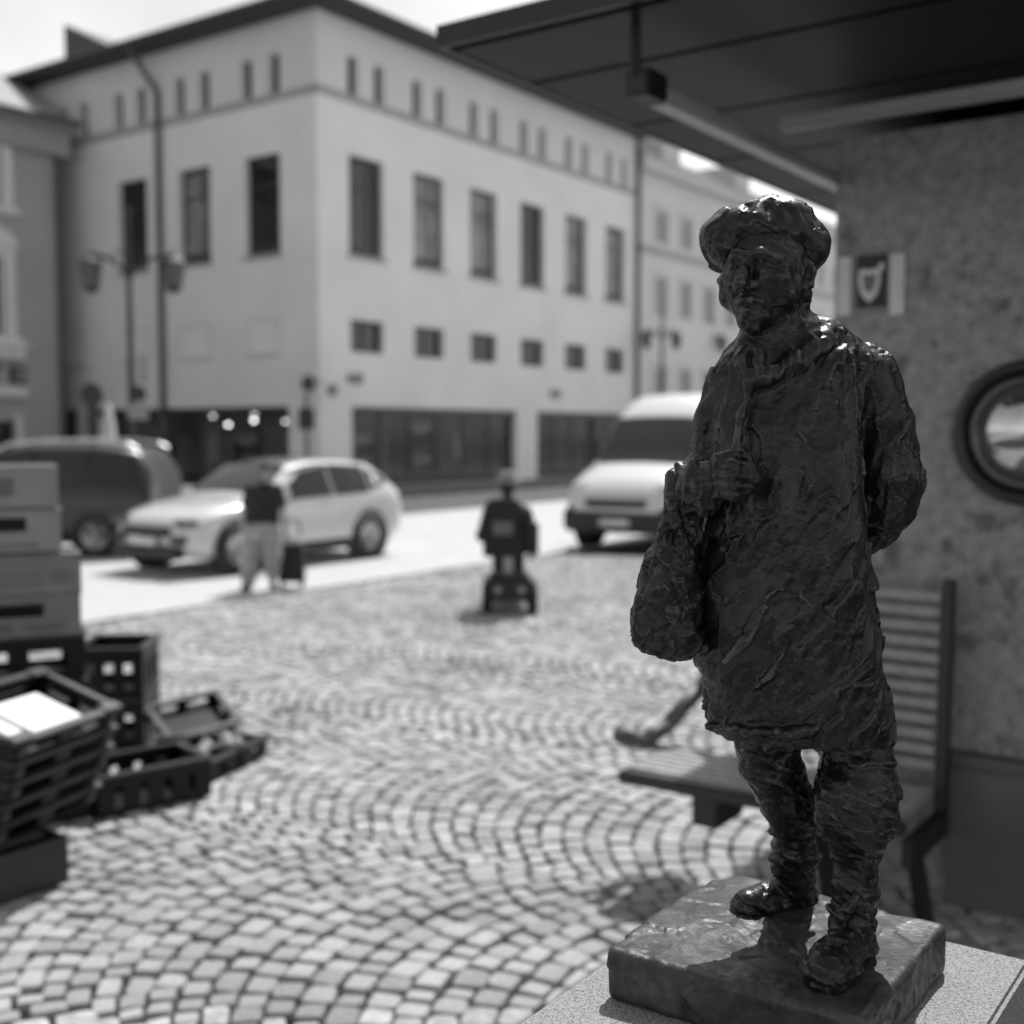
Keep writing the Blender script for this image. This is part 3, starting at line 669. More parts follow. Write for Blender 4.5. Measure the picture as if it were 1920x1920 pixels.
mb = MB(); mb.pqbox(-1.94, -1.855, 3.50, 6.2, ZT-.035, ZT+.02); obj('lamp_rail', mb, pipe_l, kio, bevel=.012)
mb = MB(); mb.pqbox(-1.94, -1.855, 3.36, 3.497, ZT-.036, ZT+.05); mb.cyl(PQ(-1.9, 3.36, ZT+.03), PQ(-1.9, 3.36, SOF), .02, n=8); obj('rail_bracket', mb, M('black_housing', .012, rough=.5), kio, bevel=.01)
mb = MB(); mb.pqbox(-1.72, 4.2, 4.06, 4.12, ZT-.03, ZT+.02); obj('lamp_rail', mb, M('dull_conduit', .22, rough=.5), kio, bevel=.012)
# porthole
pc, zc = hit_q(1932, 811, QW); c = PQ(pc, QW-.004, zc); axp = (P, Z, -Q); rp = .285
dark_ring = M('porthole_frame', .02, rough=.35, spec=.5)
port = None
mb = MB(); mb.lathe(c, [(rp*.80, .0), (rp*.82, .05), (rp*.9, .075), (rp*.98, .05), (rp, .0)], 48, axp); port = obj('porthole', mb, dark_ring, kio, smooth=True)
mb = MB(); mb.lathe(c, [(rp*.62, .012), (rp*.66, .035), (rp*.74, .04), (rp*.799, .02), (rp*.799, .0)], 48, axp); obj('inner_ring', mb, M('porthole_inner', .1, rough=.25, metal=.6), port, smooth=True)
mb = MB(); mb.lathe(c, [(rp*.01, .075)]+[(rp*.63*math.sin(x), .005+.07*math.cos(x)) for x in [math.pi/2*k/8 for k in range(1, 9)]], 48, axp); obj('glass_dome', mb, M('dome_glass', .5, rough=.06, metal=.9, var=.1), port, smooth=True)
# notice with a crest between two pale strips
def on_wall(mb, px0, px1, py0, py1, d0, d1):
    a, zt_ = hit_q(px0, py0, QW); b, _ = hit_q(px1, py0, QW); _, zb__ = hit_q((px0+px1)/2, py1, QW)
    return mb.pqbox(a, b, QW-d1, QW-d0, zb__, zt_)
nt_ = root('notice', PQ(*hit_q(1636, 580, QW)[:1], QW-.01, hit_q(1636, 580, QW)[1]), 'small dark notice with a pale crest on the rendered wall', 'notice')
mb = MB(); on_wall(mb, 1596, 1676, 471, 588, .002, .008); obj('backing', mb, M('notice_back', .2, rough=.6), nt_)
mb = MB(); on_wall(mb, 1608, 1666, 481, 577, .0085, .011); obj('dark_field', mb, M('notice_dark', .012, rough=.5), nt_)
ac, zc2 = hit_q(1632, 505, QW); r_ = .075
mb = MB(); sh = [(-1, .95), (-.5, 1.02), (0, .92), (.5, 1.02), (1, .95), (1.02, .1), (.72, -.7), (0, -1.25), (-.72, -.7), (-1.02, .1)]
ac, zc2 = hit_q(1632, 533, QW); r_ = .062
mb.prism([PQ(ac+x*r_*.72, QW-.0115, zc2+y*r_) for x, y in sh], -Q*.003); obj('crest', mb, M('crest_pale', .6, rough=.6), nt_)
mb = MB(); mb.prism([PQ(ac+x*r_*.42, QW-.015, zc2+.004+y*r_*.55) for x, y in sh], -Q*.002); obj('crest_charge', mb, M('crest_mid', .14, rough=.6), nt_)
mb = MB(); on_wall(mb, 1650, 1659, 494, 508, .0115, .0135); obj('crest_mark', mb, MATS['crest_pale'], nt_)
for (x0, x1, y0, y1, lb_) in ((1573, 1597, 484, 592, 'pale upright paper strip beside the notice, at the wall corner side'), (1671, 1698, 477, 590, 'pale upright paper strip beside the notice, at the porthole side')):
    mb = MB(); on_wall(mb, x0, x1, y0, y1, .0095 if False else .003, .010); o = obj('paper_strip', mb, M('strip_pale', .6, rough=.7), None); tag(o, lb_, 'paper strip')
# ================================================================ THE STATUE
Y0 = 1.53; K = Y0/FPX
def W(px, py, dz=0.): return np.array(at_y(px, py, Y0-dz))
ZS = 1.24                                     # top of the bronze slab
D0 = np.array
# granite plinth (aligned with the square's grid)
PLZ = ZS-.068
l1 = pq(at_z(1000, 1895, PLZ))[0]; r1 = pq(at_z(1890, 1872, PLZ))[0]; b1_ = pq(at_z(1850, 1780, PLZ))[1]
pl = root('granite_plinth', PQ((l1+r1)/2, b1_-.24, 0), 'square speckled granite plinth under the bronze figure', 'plinth')
mb = MB(); mb.pqbox(l1, r1, b1_-(r1-l1)-.14, b1_, PLZ-.16, PLZ); obj('top_block', mb, granite, pl, bevel=.006)
mb = MB(); mb.pqbox(l1+.004, r1-.004, b1_-(r1-l1)-.136, b1_-.004, -.03, PLZ-.163); obj('shaft_block', mb, granite, pl, bevel=.006)

stat = root('bronze_statue', PQ((l1+r1)/2, b1_-.24, PLZ), 'dark bronze figure of an old man in beret and long coat with a bag', 'statue')
# slab
def slab():
    cs = [pq(at_z(*a, ZS)) for a in ((1135, 1815), (1370, 1645), (1781, 1722), (1650, 1884))]
    pa = min(cs[0][0], cs[1][0])-.026; pb = (cs[2][0]+cs[3][0])/2; qb = (cs[1][1]+cs[2][1])/2; qa = (cs[0][1]+cs[3][1])/2
    c = PQ((pa+pb)/2, (qa+qb)/2, ZS-.034); hw = ((pb-pa)/2, (qb-qa)/2, .034)
    e = .32; cl = Clay((c.x-e, c.y-e, PLZ-.03), (c.x+e, c.y+e, ZS+.03), .0034)
    cl.rbox(c, hw, [tuple(P), tuple(Q), tuple(Z)], .009)
    cl.ell(PQ(pa, qb, ZS), (.03, .03, .03), k=.01, sub=True)
    V, Fq = cl.net(); N = vnormals(V, Fq)
    d = .009*vnoise(V*8, 3)+.004*vnoise(V*24, 4)+.0024*dabs(V*np.array([13, 15, 25]), 5)+.0012*dabs(V*np.array([80, 30, 60]), 6)*np.clip(.2+vnoise(V*11, 8)*3, 0, 1)
    low = np.clip((V[:, 2]-(PLZ+.006))/.012, 0, 1)
    V = V+N*(d*(.25+.75*low))[:, None]; V[:, 2] = np.maximum(V[:, 2], PLZ+.001)
    return np_mesh('base_slab', V, Fq)
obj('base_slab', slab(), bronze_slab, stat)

def figure():
    lo = W(1270, 1870); hi = W(1745, 500); lo = D0([lo[0]-.03, 1.36, ZS-.012]); hi = D0([hi[0]+.03, 1.76, W(0, 400)[2]])
    c = Clay(lo, hi, .0025)
    S = lambda py, xl, xr, dh, dz=0.: (W((xl+xr)/2, py, dz), (xr-xl)/2*K, dh*K)
    secs = [S(622, 1410, 1520, 52), S(640, 1388, 1560, 60), S(662, 1366, 1604, 74), S(690, 1350, 1618, 86), S(740, 1338, 1618, 97), S(800, 1332, 1610, 106, .004), S(900, 1330, 1610, 114, .008), S(1000, 1314, 1618, 116, .010),
            S(1100, 1307, 1637, 118, .008), S(1200, 1307, 1650, 120, .004), S(1300, 1316, 1660, 122, .0), S(1350, 1324, 1667, 121), S(1376, 1336, 1667, 116)]
    c.stack([s[0][2] for s in secs], [s[0][0] for s in secs], [s[0][1] for s in secs], [s[1] for s in secs], [s[2] for s in secs], 2.5, yaw=math.radians(-8), k=.012)
    # shoulders and arms
    ch = lambda pts, k=.010, sub=False: c.chain([W(a[0], a[1], a[3]) for a in pts], [a[2]*K for a in pts], k, sub)
    ch([(1474, 612, 46, .0), (1540, 650, 44, -.005), (1614, 700, 52, -.005)], .02)
    ch([(1430, 640, 42, .0), (1374, 712, 42, -.005)], .02)
    ch([(1624, 708, 56, .0), (1652, 790, 58, -.005), (1667, 890, 60, -.012), (1664, 940, 58, -.02), (1640, 985, 46, -.05), (1590, 1000, 38, -.085), (1540, 990, 36, -.1)], .008)
    ch([(1369, 716, 42, .0), (1344, 790, 39, -.008), (1326, 860, 38, -.01), (1300, 915, 40, .01)], .008)
    ch([(1296, 925, 46, .015), (1300, 920, 50, .06), (1312, 912, 47, .085)], .008)
    # cuff ridges
    for (a, b, r) in (((1272, 872, .07), (1286, 968, .07), 11), ((1300, 866, .095), (1316, 962, .1), 10), ((1326, 868, .1), (1334, 948, .11), 9)):
        ch([(a[0], a[1], r, a[2]), ((a[0]+b[0])/2+3, (a[1]+b[1])/2, r+2, (a[2]+b[2])/2+.022), (b[0], b[1], r, b[2])], .006)
    ch([(1322, 905, 30, .095), (1344, 902, 28, .11)], .008)
    # lapels, collar, front edge
    ch([(1404, 728, 9, .062), (1440, 706, 12, .066), (1490, 680, 14, .058), (1545, 640, 14, .036), (1556, 612, 12, .010)], .012)
    ch([(1424, 746, 5, .077), (1470, 722, 6, .078), (1520, 694, 6, .068), (1562, 655, 6, .044)], .004, True)
    ch([(1394, 656, 13, .045), (1386, 676, 13, .058), (1402, 716, 10, .067)], .006)
    ch([(1422, 658, 9, .052), (1424, 676, 9, .060), (1408, 712, 9, .068)], .005)
    ch([(1404, 728, 6, .066), (1390, 780, 6, .072), (1378, 850, 6, .078), (1374, 900, 5, .082)], .010)
    ch([(1390, 742, 4, .080), (1378, 800, 4, .083), (1366, 860, 4, .082)], .004, True)
    # seam between sleeve and body, hem and slit
    ch([(1606, 720, 6, .055), (1612, 800, 7, .05), (1613, 900, 7, .05), (1618, 990, 7, .04)], .006, True)
    ch([(1330, 1362, 10, .03), (1400, 1372, 10, .075), (1480, 1376, 9, .085), (1530, 1366, 9, .085)], .006)
    ch([(1372, 1340, 7, .085), (1380, 1378, 8, .085)], .004, True)
    ch([(1350, 780, 5, .06), (1342, 880, 6, .06)], .005, True)
    # diagonal drag folds on the coat
    for (x0, y0, x1, y1, r) in ((1440, 1220, 1560, 1080, 7), (1420, 1290, 1570, 1150, 8), (1480, 1310, 1600, 1180, 7), (1400, 1180, 1490, 1060, 6), (1500, 1340, 1640, 1250, 8), (1440, 960, 1470, 840, 6), (1500, 980, 1540, 850, 6), (1360, 1240, 1430, 1160, 6)):
        dzf = .079
        ch([(x0, y0, r*.6, dzf), ((x0+x1)/2, (y0+y1)/2, r, dzf+.004), (x1, y1, r*.6, dzf)], .008)
    # legs: breeches, stockings, boots
    ch([(1430, 1330, 66, .0), (1446, 1430, 56, -.02), (1474, 1500, 53, -.035), (1486, 1530, 49, -.045)], .006)
    ch([(1487, 1540, 43, -.05), (1487, 1600, 42, -.07), (1489, 1650, 41, -.095), (1494, 1692, 36, -.112)], .005)
    ch([(1500, 1690, 34, -.118), (1448, 1690, 40, -.098), (1404, 1702, 36, -.073)], .008)
    ch([(1446, 1560, 9, -.045), (1487, 1556, 12, -.02), (1527, 1560, 9, -.045)], .004); ch([(1446, 1608, 8, -.06), (1487, 1606, 12, -.04), (1530, 1608, 8, -.06)], .004)
    ch([(1388, 1738, 18, -.058), (1450, 1734, 18, -.08), (1518, 1724, 18, -.112)], .006)
    ch([(1594, 1320, 78, .0), (1608, 1425, 66, .02), (1606, 1485, 78, .035), (1605, 1535, 74, .035), (1605, 1580, 50, .03)], .006)
    ch([(1560, 1530, 36, .06), (1575, 1500, 40, .06)], .01)
    ch([(1604, 1600, 43, .03), (1601, 1660, 41, .03), (1600, 1730, 43, .035), (1602, 1782, 42, .03)], .005)
    ch([(1602, 1785, 42, .035), (1578, 1796, 46, .08), (1548, 1824, 43, .138)], .008)
    ch([(1556, 1700, 12, .06), (1575, 1720, 14, .07), (1600, 1690, 10, .075)], .005)
    ch([(1508, 1858, 18, .13), (1550, 1868, 20, .15), (1606, 1850, 18, .11)], .008)
    # head and face (turned to the picture's left)
    ya = math.radians(36); Fv = D0([-math.sin(ya), -math.cos(ya), 0]); Rv = D0([math.cos(ya), -math.sin(ya), 0]); Uv = D0([0, 0, 1.])
    C = W(1434, 512, .012); H = lambda r, u, f: C+K*(Rv*r+Uv*u+Fv*f); Rm = [Rv, Uv, Fv]
    c.cap(H(4, -60, -16), W(1446, 640, .0), 50*K, 56*K, .012)
    c.ell(H(0, 8, -12), D0([78, 84, 84])*K, Rm, .012); c.ell(H(0, -42, 16), D0([60, 60, 60])*K, Rm, .014)
    hc = lambda pts, k=.005, sub=False: c.chain([H(*a[:3]) for a in pts], [a[3]*K for a in pts], k, sub)
    hc([(0, -88, 52, 22), (-14, -84, 46, 18)], .010); hc([(0, -88, 52, 22), (14, -84, 46, 18)], .010)
    hc([(0, 14, 71, 9), (0, -6, 88, 9), (0, -28, 106, 13)], .006); hc([(-13, -33, 80, 10), (13, -33, 80, 10)], .005)
    for s in (-1, 1):
        hc([(s*27, 2, 80, 15), (s*30, 0, 82, 14)], .006, True)
        hc([(s*5, 20, 76, 11), (s*24, 25, 73, 12), (s*48, 15, 56, 11)], .006)
        hc([(s*30, -20, 60, 17), (s*52, -16, 44, 20)], .010)
        hc([(s*26, 0, 65, 13), (s*27, 0, 65, 13)], .002)
        hc([(s*14, 6, 73, 3.4), (s*27, 10, 75, 4), (s*40, 2, 68, 3.4)], .003); hc([(s*14, -3, 73, 3), (s*27, -9, 74, 4), (s*40, -3, 67, 3)], .003)
        hc([(s*13, -38, 84, 4), (s*30, -58, 70, 4), (s*32, -74, 62, 3)], .004, True)
        hc([(s*74, 12, -12, 9), (s*84, 0, -18, 10), (s*80, -26, -12, 8), (s*70, -38, -4, 7)], .005); hc([(s*84, 4, -6, 5), (s*82, -16, -6, 5)], .003, True)
        hc([(s*56, -46, 30, 18), (s*62, -30, 10, 18)], .012)
    hc([(-24, -62, 64, 6), (-8, -57, 78, 8), (8, -57, 78, 8), (24, -62, 64, 6)], .004); hc([(-18, -73, 64, 7), (0, -73, 74, 9), (18, -73, 64, 7)], .004)
    hc([(-26, -66, 70, 2.5), (0, -65, 84, 3), (26, -66, 70, 2.5)], .003, True)
    hc([(-40, 48, 62, 4), (0, 46, 74, 4), (40, 46, 60, 4)], .004, True)
    hc([(-20, -80, -56, 12), (30, -70, -60, 16), (60, -40, -46, 14)], .012)
    c.floor(ZS-.006)
    V, Fq = c.net(); V = smooth_v(V, Fq, 2, .45); N = vnormals(V, Fq)
    z = V[:, 2]; zh = W(1400, 1380)[2]; zc_ = W(1400, 625)[2]
    leg = np.clip((zh-z)/.02, 0, 1); head = np.clip((z-zc_)/.02, 0, 1); coat = (1-leg)*(1-head)
    wob = .012*np.stack([vnoise(V*25, 21), vnoise(V*25, 22), vnoise(V*25, 23)], 1)
    def strokes(deg, sd):
        th = math.radians(deg); u = V[:, 0]*math.cos(th)+V[:, 2]*math.sin(th); v = -V[:, 0]*math.sin(th)+V[:, 2]*math.cos(th)
        A = np.stack([u*11, V[:, 1]*22, v*36], 1)+wob*45; B = np.stack([u*19, V[:, 1]*44, v*68], 1)+wob*60
        return .0034*dabs(A, sd)+.0027*dabs(B, sd+1)*(.35+1.3*np.clip(.5+2*vnoise(V*9, 34), 0, 1))
    up_ = np.clip((z-W(0, 960)[2])/.05+.5, 0, 1); up_ = up_*up_*(3-2*up_)
    dc = strokes(56, 31)*(1-up_)+strokes(82, 35)*up_+.008*vnoise(V*11, 33)
    A = np.stack([V[:, 0]*18, V[:, 1]*18, V[:, 2]*52+V[:, 0]*14], 1)+wob*40; B = np.stack([V[:, 0]*36, V[:, 1]*36, V[:, 2]*100+V[:, 0]*25], 1)+wob*60
    dl = .0032*dabs(A, 41)+.0020*dabs(B, 42)+.003*vnoise(V*20, 43)
    dh = .0015*dabs(V*70+wob*60, 51)+.0014*vnoise(V*60, 52)
    fist = np.exp(-(((V-W(1368, 890, .125))**2).sum(1))/.034**2); lap = np.exp(-(((V-W(1440, 690, .07))**2).sum(1))/.05**2)
    V = V+N*((dc*coat+dl*leg+dh*head)*(1-.88*fist)*(1-.45*lap))[:, None]
    V = smooth_v(V, Fq, 1, .35)
    return np_mesh('figure', V, Fq)
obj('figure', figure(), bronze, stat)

def beret():
    lo = W(1290, 560); hi = W(1580, 350); c = Clay((lo[0], 1.40, lo[2]), (hi[0], 1.68, hi[2]), .0024)
    E = lambda px, py, dz, r, yaw=0., roll=0., k=.010, sub=False: c.ell(W(px, py, dz), D0(r)*K, [[math.cos(roll), 0, math.sin(roll)], [0, 1, 0], [-math.sin(roll), 0, math.cos(roll)]], k, sub)
    E(1436, 444, -.020, (114, 98, 62), roll=math.radians(-4)); E(1450, 404, -.016, (70, 74, 34), k=.014); E(1388, 420, -.004, (46, 60, 30), roll=math.radians(18), k=.012)
    E(1512, 474, -.018, (43, 72, 50), roll=math.radians(-30), k=.014); E(1350, 468, .0, (33, 54, 50), roll=math.radians(28), k=.014)
    E(1440, 470, -.06, (92, 54, 46), k=.014)
    ch = lambda pts, k, sub=False: c.chain([W(a[0], a[1], a[3]) for a in pts], [a[2]*K for a in pts], k, sub)
    ch([(1404, 384, 4, .02), (1396, 406, 5, .048), (1380, 440, 5, .062)], .010, True); ch([(1352, 440, 4, .04), (1362, 462, 4, .05), (1380, 478, 4, .05)], .008, True)
    ch([(1480, 390, 5, .04), (1500, 420, 7, .05), (1512, 450, 6, .05)], .008, True)
    ch([(1440, 386, 3, .03), (1450, 420, 4, .060), (1462, 452, 4, .062)], .010, True)
    V, Fq = c.net(); V = smooth_v(V, Fq, 1, .4); N = vnormals(V, Fq)
    wob = .012*np.stack([vnoise(V*25, 61), vnoise(V*25, 62), vnoise(V*25, 63)], 1)
    V = V+N*(.0034*dabs(V*14+wob*30, 64)+.0012*dabs(V*48+wob*60, 65)+.008*vnoise(V*13, 66))[:, None]; V = smooth_v(V, Fq, 1, .35)
    return np_mesh('beret', V, Fq)
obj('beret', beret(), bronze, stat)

def bag():
    lo = W(1160, 1260); hi = W(1340, 850); c = Clay((lo[0], 1.38, lo[2]), (hi[0], 1.62, hi[2]), .0025)
    E = lambda px, py, dz, r, roll=0., k=.012, sub=False: c.ell(W(px, py, dz), D0(r)*K, [[math.cos(roll), 0, math.sin(roll)], [0, 1, 0], [-math.sin(roll), 0, math.cos(roll)]], k, sub)
    ch = lambda pts, k, sub=False: c.chain([W(a[0], a[1], a[3]) for a in pts], [a[2]*K for a in pts], k, sub)
    E(1248, 1150, .03, (62, 46, 82), math.radians(6)); E(1278, 1190, .03, (42, 42, 42)); E(1290, 1110, .03, (26, 36, 70)); E(1232, 1180, .03, (44, 40, 44))
    ch([(1252, 1095, 52, .03), (1262, 1050, 44, .03), (1276, 1000, 38, .03), (1286, 950, 32, .04), (1284, 905, 26, .055)], .010)
    ch([(1290, 1100, 14, .045), (1284, 1040, 13, .055), (1268, 980, 12, .07), (1262, 930, 14, .08), (1266, 890, 13, .07)], .006)
    ch([(1230, 1050, 12, .045), (1246, 990, 11, .055), (1258, 930, 11, .06)], .006)
    ch([(1206, 1100, 6, .07), (1250, 1084, 7, .085), (1296, 1106, 6, .075)], .006, True)
    ch([(1262, 1060, 5, .065), (1266, 1000, 5, .07)], .006, True)
    E(1228, 1140, .082, (20, 14, 26), k=.010, sub=True); E(1262, 1150, .085, (16, 10, 20), k=.010)
    V, Fq = c.net(); V = smooth_v(V, Fq, 1, .4); N = vnormals(V, Fq)
    wob = .012*np.stack([vnoise(V*25, 71), vnoise(V*25, 72), vnoise(V*25, 73)], 1)
    V = V+N*(.0036*dabs(V*np.array([30, 30, 20])+wob*40, 74)+.0018*dabs(V*62+wob*60, 75)+.005*vnoise(V*20, 76))[:, None]
    return np_mesh('shoulder_bag', V, Fq)
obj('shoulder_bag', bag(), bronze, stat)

def hand():
    lo = W(1300, 950); hi = W(1430, 835); c = Clay((lo[0], 1.34, lo[2]), (hi[0], 1.46, hi[2]), .0013)
    ch = lambda pts, k=.005, sub=False: c.chain([W(a[0], a[1], a[3]) for a in pts], [a[2]*K for a in pts], k, sub)
    ch([(1322, 904, 33, .095), (1350, 900, 33, .115), (1368, 900, 30, .118)], .008)
    for k, (y0, y1, r, x) in enumerate(((874, 880, 12.5, 1412), (892, 897, 13.5, 1416), (910, 914, 13, 1410), (925, 928, 11, 1394))):
        ch([(1336, y0-1, r, .128), (1374, y0+1, r+1.5, .152), (x-8, y1, r, .142), (x, y1+1, r-1, .118), (x-22, y1+2, r-2, .098)], .0022)
    ch([(1326, 884, 16, .12), (1346, 864, 14, .136), (1374, 853, 11, .138), (1398, 858, 10, .130), (1410, 868, 8, .124)], .003)
    ch([(1372, 866, 8, .140), (1396, 871, 8, .130)], .003, True)
    V, Fq = c.net(); V = smooth_v(V, Fq, 2, .5); N = vnormals(V, Fq)
    V = V+N*(.0010*dabs(V*90, 81)+.0014*vnoise(V*60, 82))[:, None]
    return np_mesh('hand', V, Fq)
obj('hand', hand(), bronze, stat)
# ================================================================ BENCH
black = M('black_metal', .02, rough=.45); wood = M('bench_slat', .34, rough=.5, var=.25, scale=20); woodg = M('bench_slat_grey', .32, rough=.5, var=.2, scale=15)
fr, rr_, fl_ = (pq(at_z(*a, .5)) for a in ((1696, 1539), (1765, 1480), (1165, 1440)))
bp1 = (fr[0]+rr_[0])/2; bp0 = fl_[0]; bq0 = (fr[1]+fl_[1])/2; bq1 = rr_[1]; BT = hit_q(1770, 1105, bq1)[1]
bench = root('park_bench', PQ((bp0+bp1)/2, bq0, 0), 'slatted bench with a tall back and black end frame against the kiosk wall', 'bench')
n = 7; dq_ = (bq1-bq0)/n
for k in range(n):
    mb = MB(); mb.pqbox(bp0, bp1-.03, bq0+.035+k*(dq_-.004)+.006, bq0+.035+(k+1)*(dq_-.004)-.006, .465, .5); obj('seat_slat', mb, wood, bench, bevel=.006)
mb = MB(); mb.pqbox(bp0-.01, bp1, bq0-.02, bq0+.03, .44, .493); obj('front_rail', mb, black, bench, bevel=.01)
bl = bp0+.28; ns = 12
for k in range(ns):
    z0 = .56+k*(BT-.56)/ns; mb = MB(); mb.box(PQ(bl, bq1+.02+.004*k, z0), P*(bp1-.03-bl), Q*.028, Z*((BT-.56)/ns-.022)); obj('back_slat', mb, woodg, bench, bevel=.008)
for p in (bl+.5, bp1-.03):
    mb = MB(); mb.box(PQ(p, bq1+.0, .36), P*.045, Q*.055, Z*(BT-.33)+Q*.05); obj('back_post', mb, black, bench, bevel=.006)
    mb = MB(); mb.box(PQ(p, bq0+.06, .30), P*.045, Q*(bq1-bq0), Z*.11); mb2 = obj('seat_bearer', mb, black, bench, bevel=.006)
    mb = MB(); mb.prism([PQ(p+.005, bq0+.12, .305), PQ(p+.005, bq0+.22, .305), PQ(p+.005, bq1-.08, -.01), PQ(p+.005, bq1-.2, -.01)], P*.035); obj('leg', mb, black, bench)
mb = MB(); mb.pqbox(bp0+.30, bp0+.42, bq0+.05, bq0+.3, .3, .438); obj('seat_bracket', mb, black, bench, bevel=.01)
mb = MB(); mb.box(PQ(bl+.0, bq1+.045, .49), P*.04, Q*.03, Z*(BT-.5)+Q*.045); obj('back_post', mb, black, bench, bevel=.006)
ar = [at_y(1162, 1378, 5.05), at_y(1204, 1393, 5.22), at_y(1250, 1360, 5.3), at_y(1316, 1286, 5.42), PQ(bl+.03, bq1+.04, .98)]
mb = MB()
for a, b in zip(ar[:-1], ar[1:]): mb.cyl(a, b, .036, .036, 10)
mb.cyl(ar[1], PQ(bp0+.06, bq1-.06, .48), .02, n=8); obj('armrest', mb, M('armrest_grey', .09, rough=.5), bench, smooth=True)

# ================================================================ CRATES AND BOXES
plast = M('black_plastic', .006, rough=.45, var=.2, spec=.3); plast_g = M('grey_plastic', .03, rough=.5)
card = M('cardboard', .2, rough=.85, var=.12, scale=8); card_l = M('cardboard_light', .27, rough=.85, var=.1, scale=8); prnt = M('box_print', .14, rough=.8); paper = M('white_paper', .85, rough=.7, var=.02)
def crate(c, ax, ay, L, Wd, H, label, th=.018, ears=.0, slots=3, mat=None, up=None, parent_stack=None, grp=None, name='plastic_crate', studs=False):
    up = Vector(up) if up else Z; ax = Vector(ax).normalized(); ay = (Vector(ay)-ax*Vector(ay).dot(ax)).normalized(); c = Vector(c)
    if ax.cross(ay).dot(up) < 0: ay = -ay; c = c - ay*Wd
    t = root(name, c, label, 'crate', grp); m = mat or plast
    B = lambda mb, x0, x1, y0, y1, z0, z1: mb.box(c+ax*x0+ay*y0+up*z0, ax*(x1-x0), ay*(y1-y0), up*(z1-z0))
    mb = MB(); B(mb, .01, L-.01, .01, Wd-.01, 0, .012); obj('floor', mb, m, t)
    for (x0, x1, y0, y1) in ((0, L, 0, th), (0, L, Wd-th, Wd), (0, th, th, Wd-th), (L-th, L, th, Wd-th)):
        mb = MB(); lx, ly = x1-x0, y1-y0; long_ = lx > ly; n = slots
        hb = .2*H; ht = .72*H
        B(mb, x0, x1, y0, y1, .013, hb); B(mb, x0, x1, y0, y1, ht, H)
        for k in range(n+1):
            f0 = k/(n+.0001)*.86; w_ = .14
            if long_: B(mb, x0+lx*f0, x0+lx*(f0+w_), y0+.001, y1-.001, hb, ht)
            else: B(mb, x0+.001, x1-.001, y0+ly*f0, y0+ly*(f0+w_), hb, ht)
        obj('side', mb, m, t)
    mb = MB(); r = .03
    B(mb, -.012, L+.012, -.012, r, H, H+.014); B(mb, -.012, L+.012, Wd-r, Wd+.012, H, H+.014); B(mb, -.012, r, r, Wd-r, H, H+.014); B(mb, L-r, L+.012, r, Wd-r, H, H+.014); obj('rim', mb, M('sunlit_plastic', .045, rough=.33, spec=.8), t, bevel=.004)  # lighter grey puts the sunlight on the rims into the colour
    if ears:
        for x in (-.012, L-.10):
            for y in (-.012, Wd-.05):
                mb = MB(); B(mb, x, x+.112, y, y+.062, H+.0145, H+ears); obj('corner_ear', mb, M('sunlit_plastic', .05, rough=.3, spec=.9), t, bevel=.008)  # ears share the lightened plastic, sun glint put into its colour
    if studs:
        for x in (.05, L-.05):
            mb = MB(); q = c+ax*x+up*(H*.55); mb.cyl(q-ay*.014, q+ay*.0, .026, n=14); obj('corner_stud', mb, plast_g, t)
    return t
# leaning stack of display trays
A = at_y(228, 1322, 5.25); Ld = Vector((.31, .95, 0)).normalized(); Rd = Vector((.95, -.31, 0)).normalized(); tl = math.radians(19)
Uu = Z*math.cos(tl)+Rd*math.sin(tl); Sd = -Rd*math.cos(tl)+Z*math.sin(tl); TH_ = .096
NT = 5
tray_lab = ['black display tray at the bottom of the leaning stack', 'black display tray, second from the bottom of the leaning stack', 'black display tray in the middle of the leaning stack', 'black display tray just under the top one of the leaning stack', 'black display tray holding white paper on top of the leaning stack']
for k in range(NT):
    base = A - Ld*.66 - Uu*(TH_*(k+1)); jig = .012*((k*7) % 3-1)
    tr = crate(base+Ld*jig, Ld, Sd, .66, .44, TH_-.017, tray_lab[NT-1-k], ears=.022 if k == 0 else 0, slots=2, up=Uu, grp='black trays in the leaning stack', name='display_tray', studs=True)
pb = A-Ld*.66-Uu*TH_
for j, (o1, o2, l1_, l2_, dz) in enumerate(((.03, .05, .36, .28, .03), (.2, .03, .3, .3, .045))):
    mb = MB(); mb.box(pb+Ld*o1+Sd*o2+Uu*dz, Ld*l1_, Sd*l2_, Uu*.008); o = obj('paper_sheets', mb, paper); tag(o, ['white sheet of paper lying in the top display tray', 'white sheet overlapping another at the far end of the top tray'][j], 'paper')
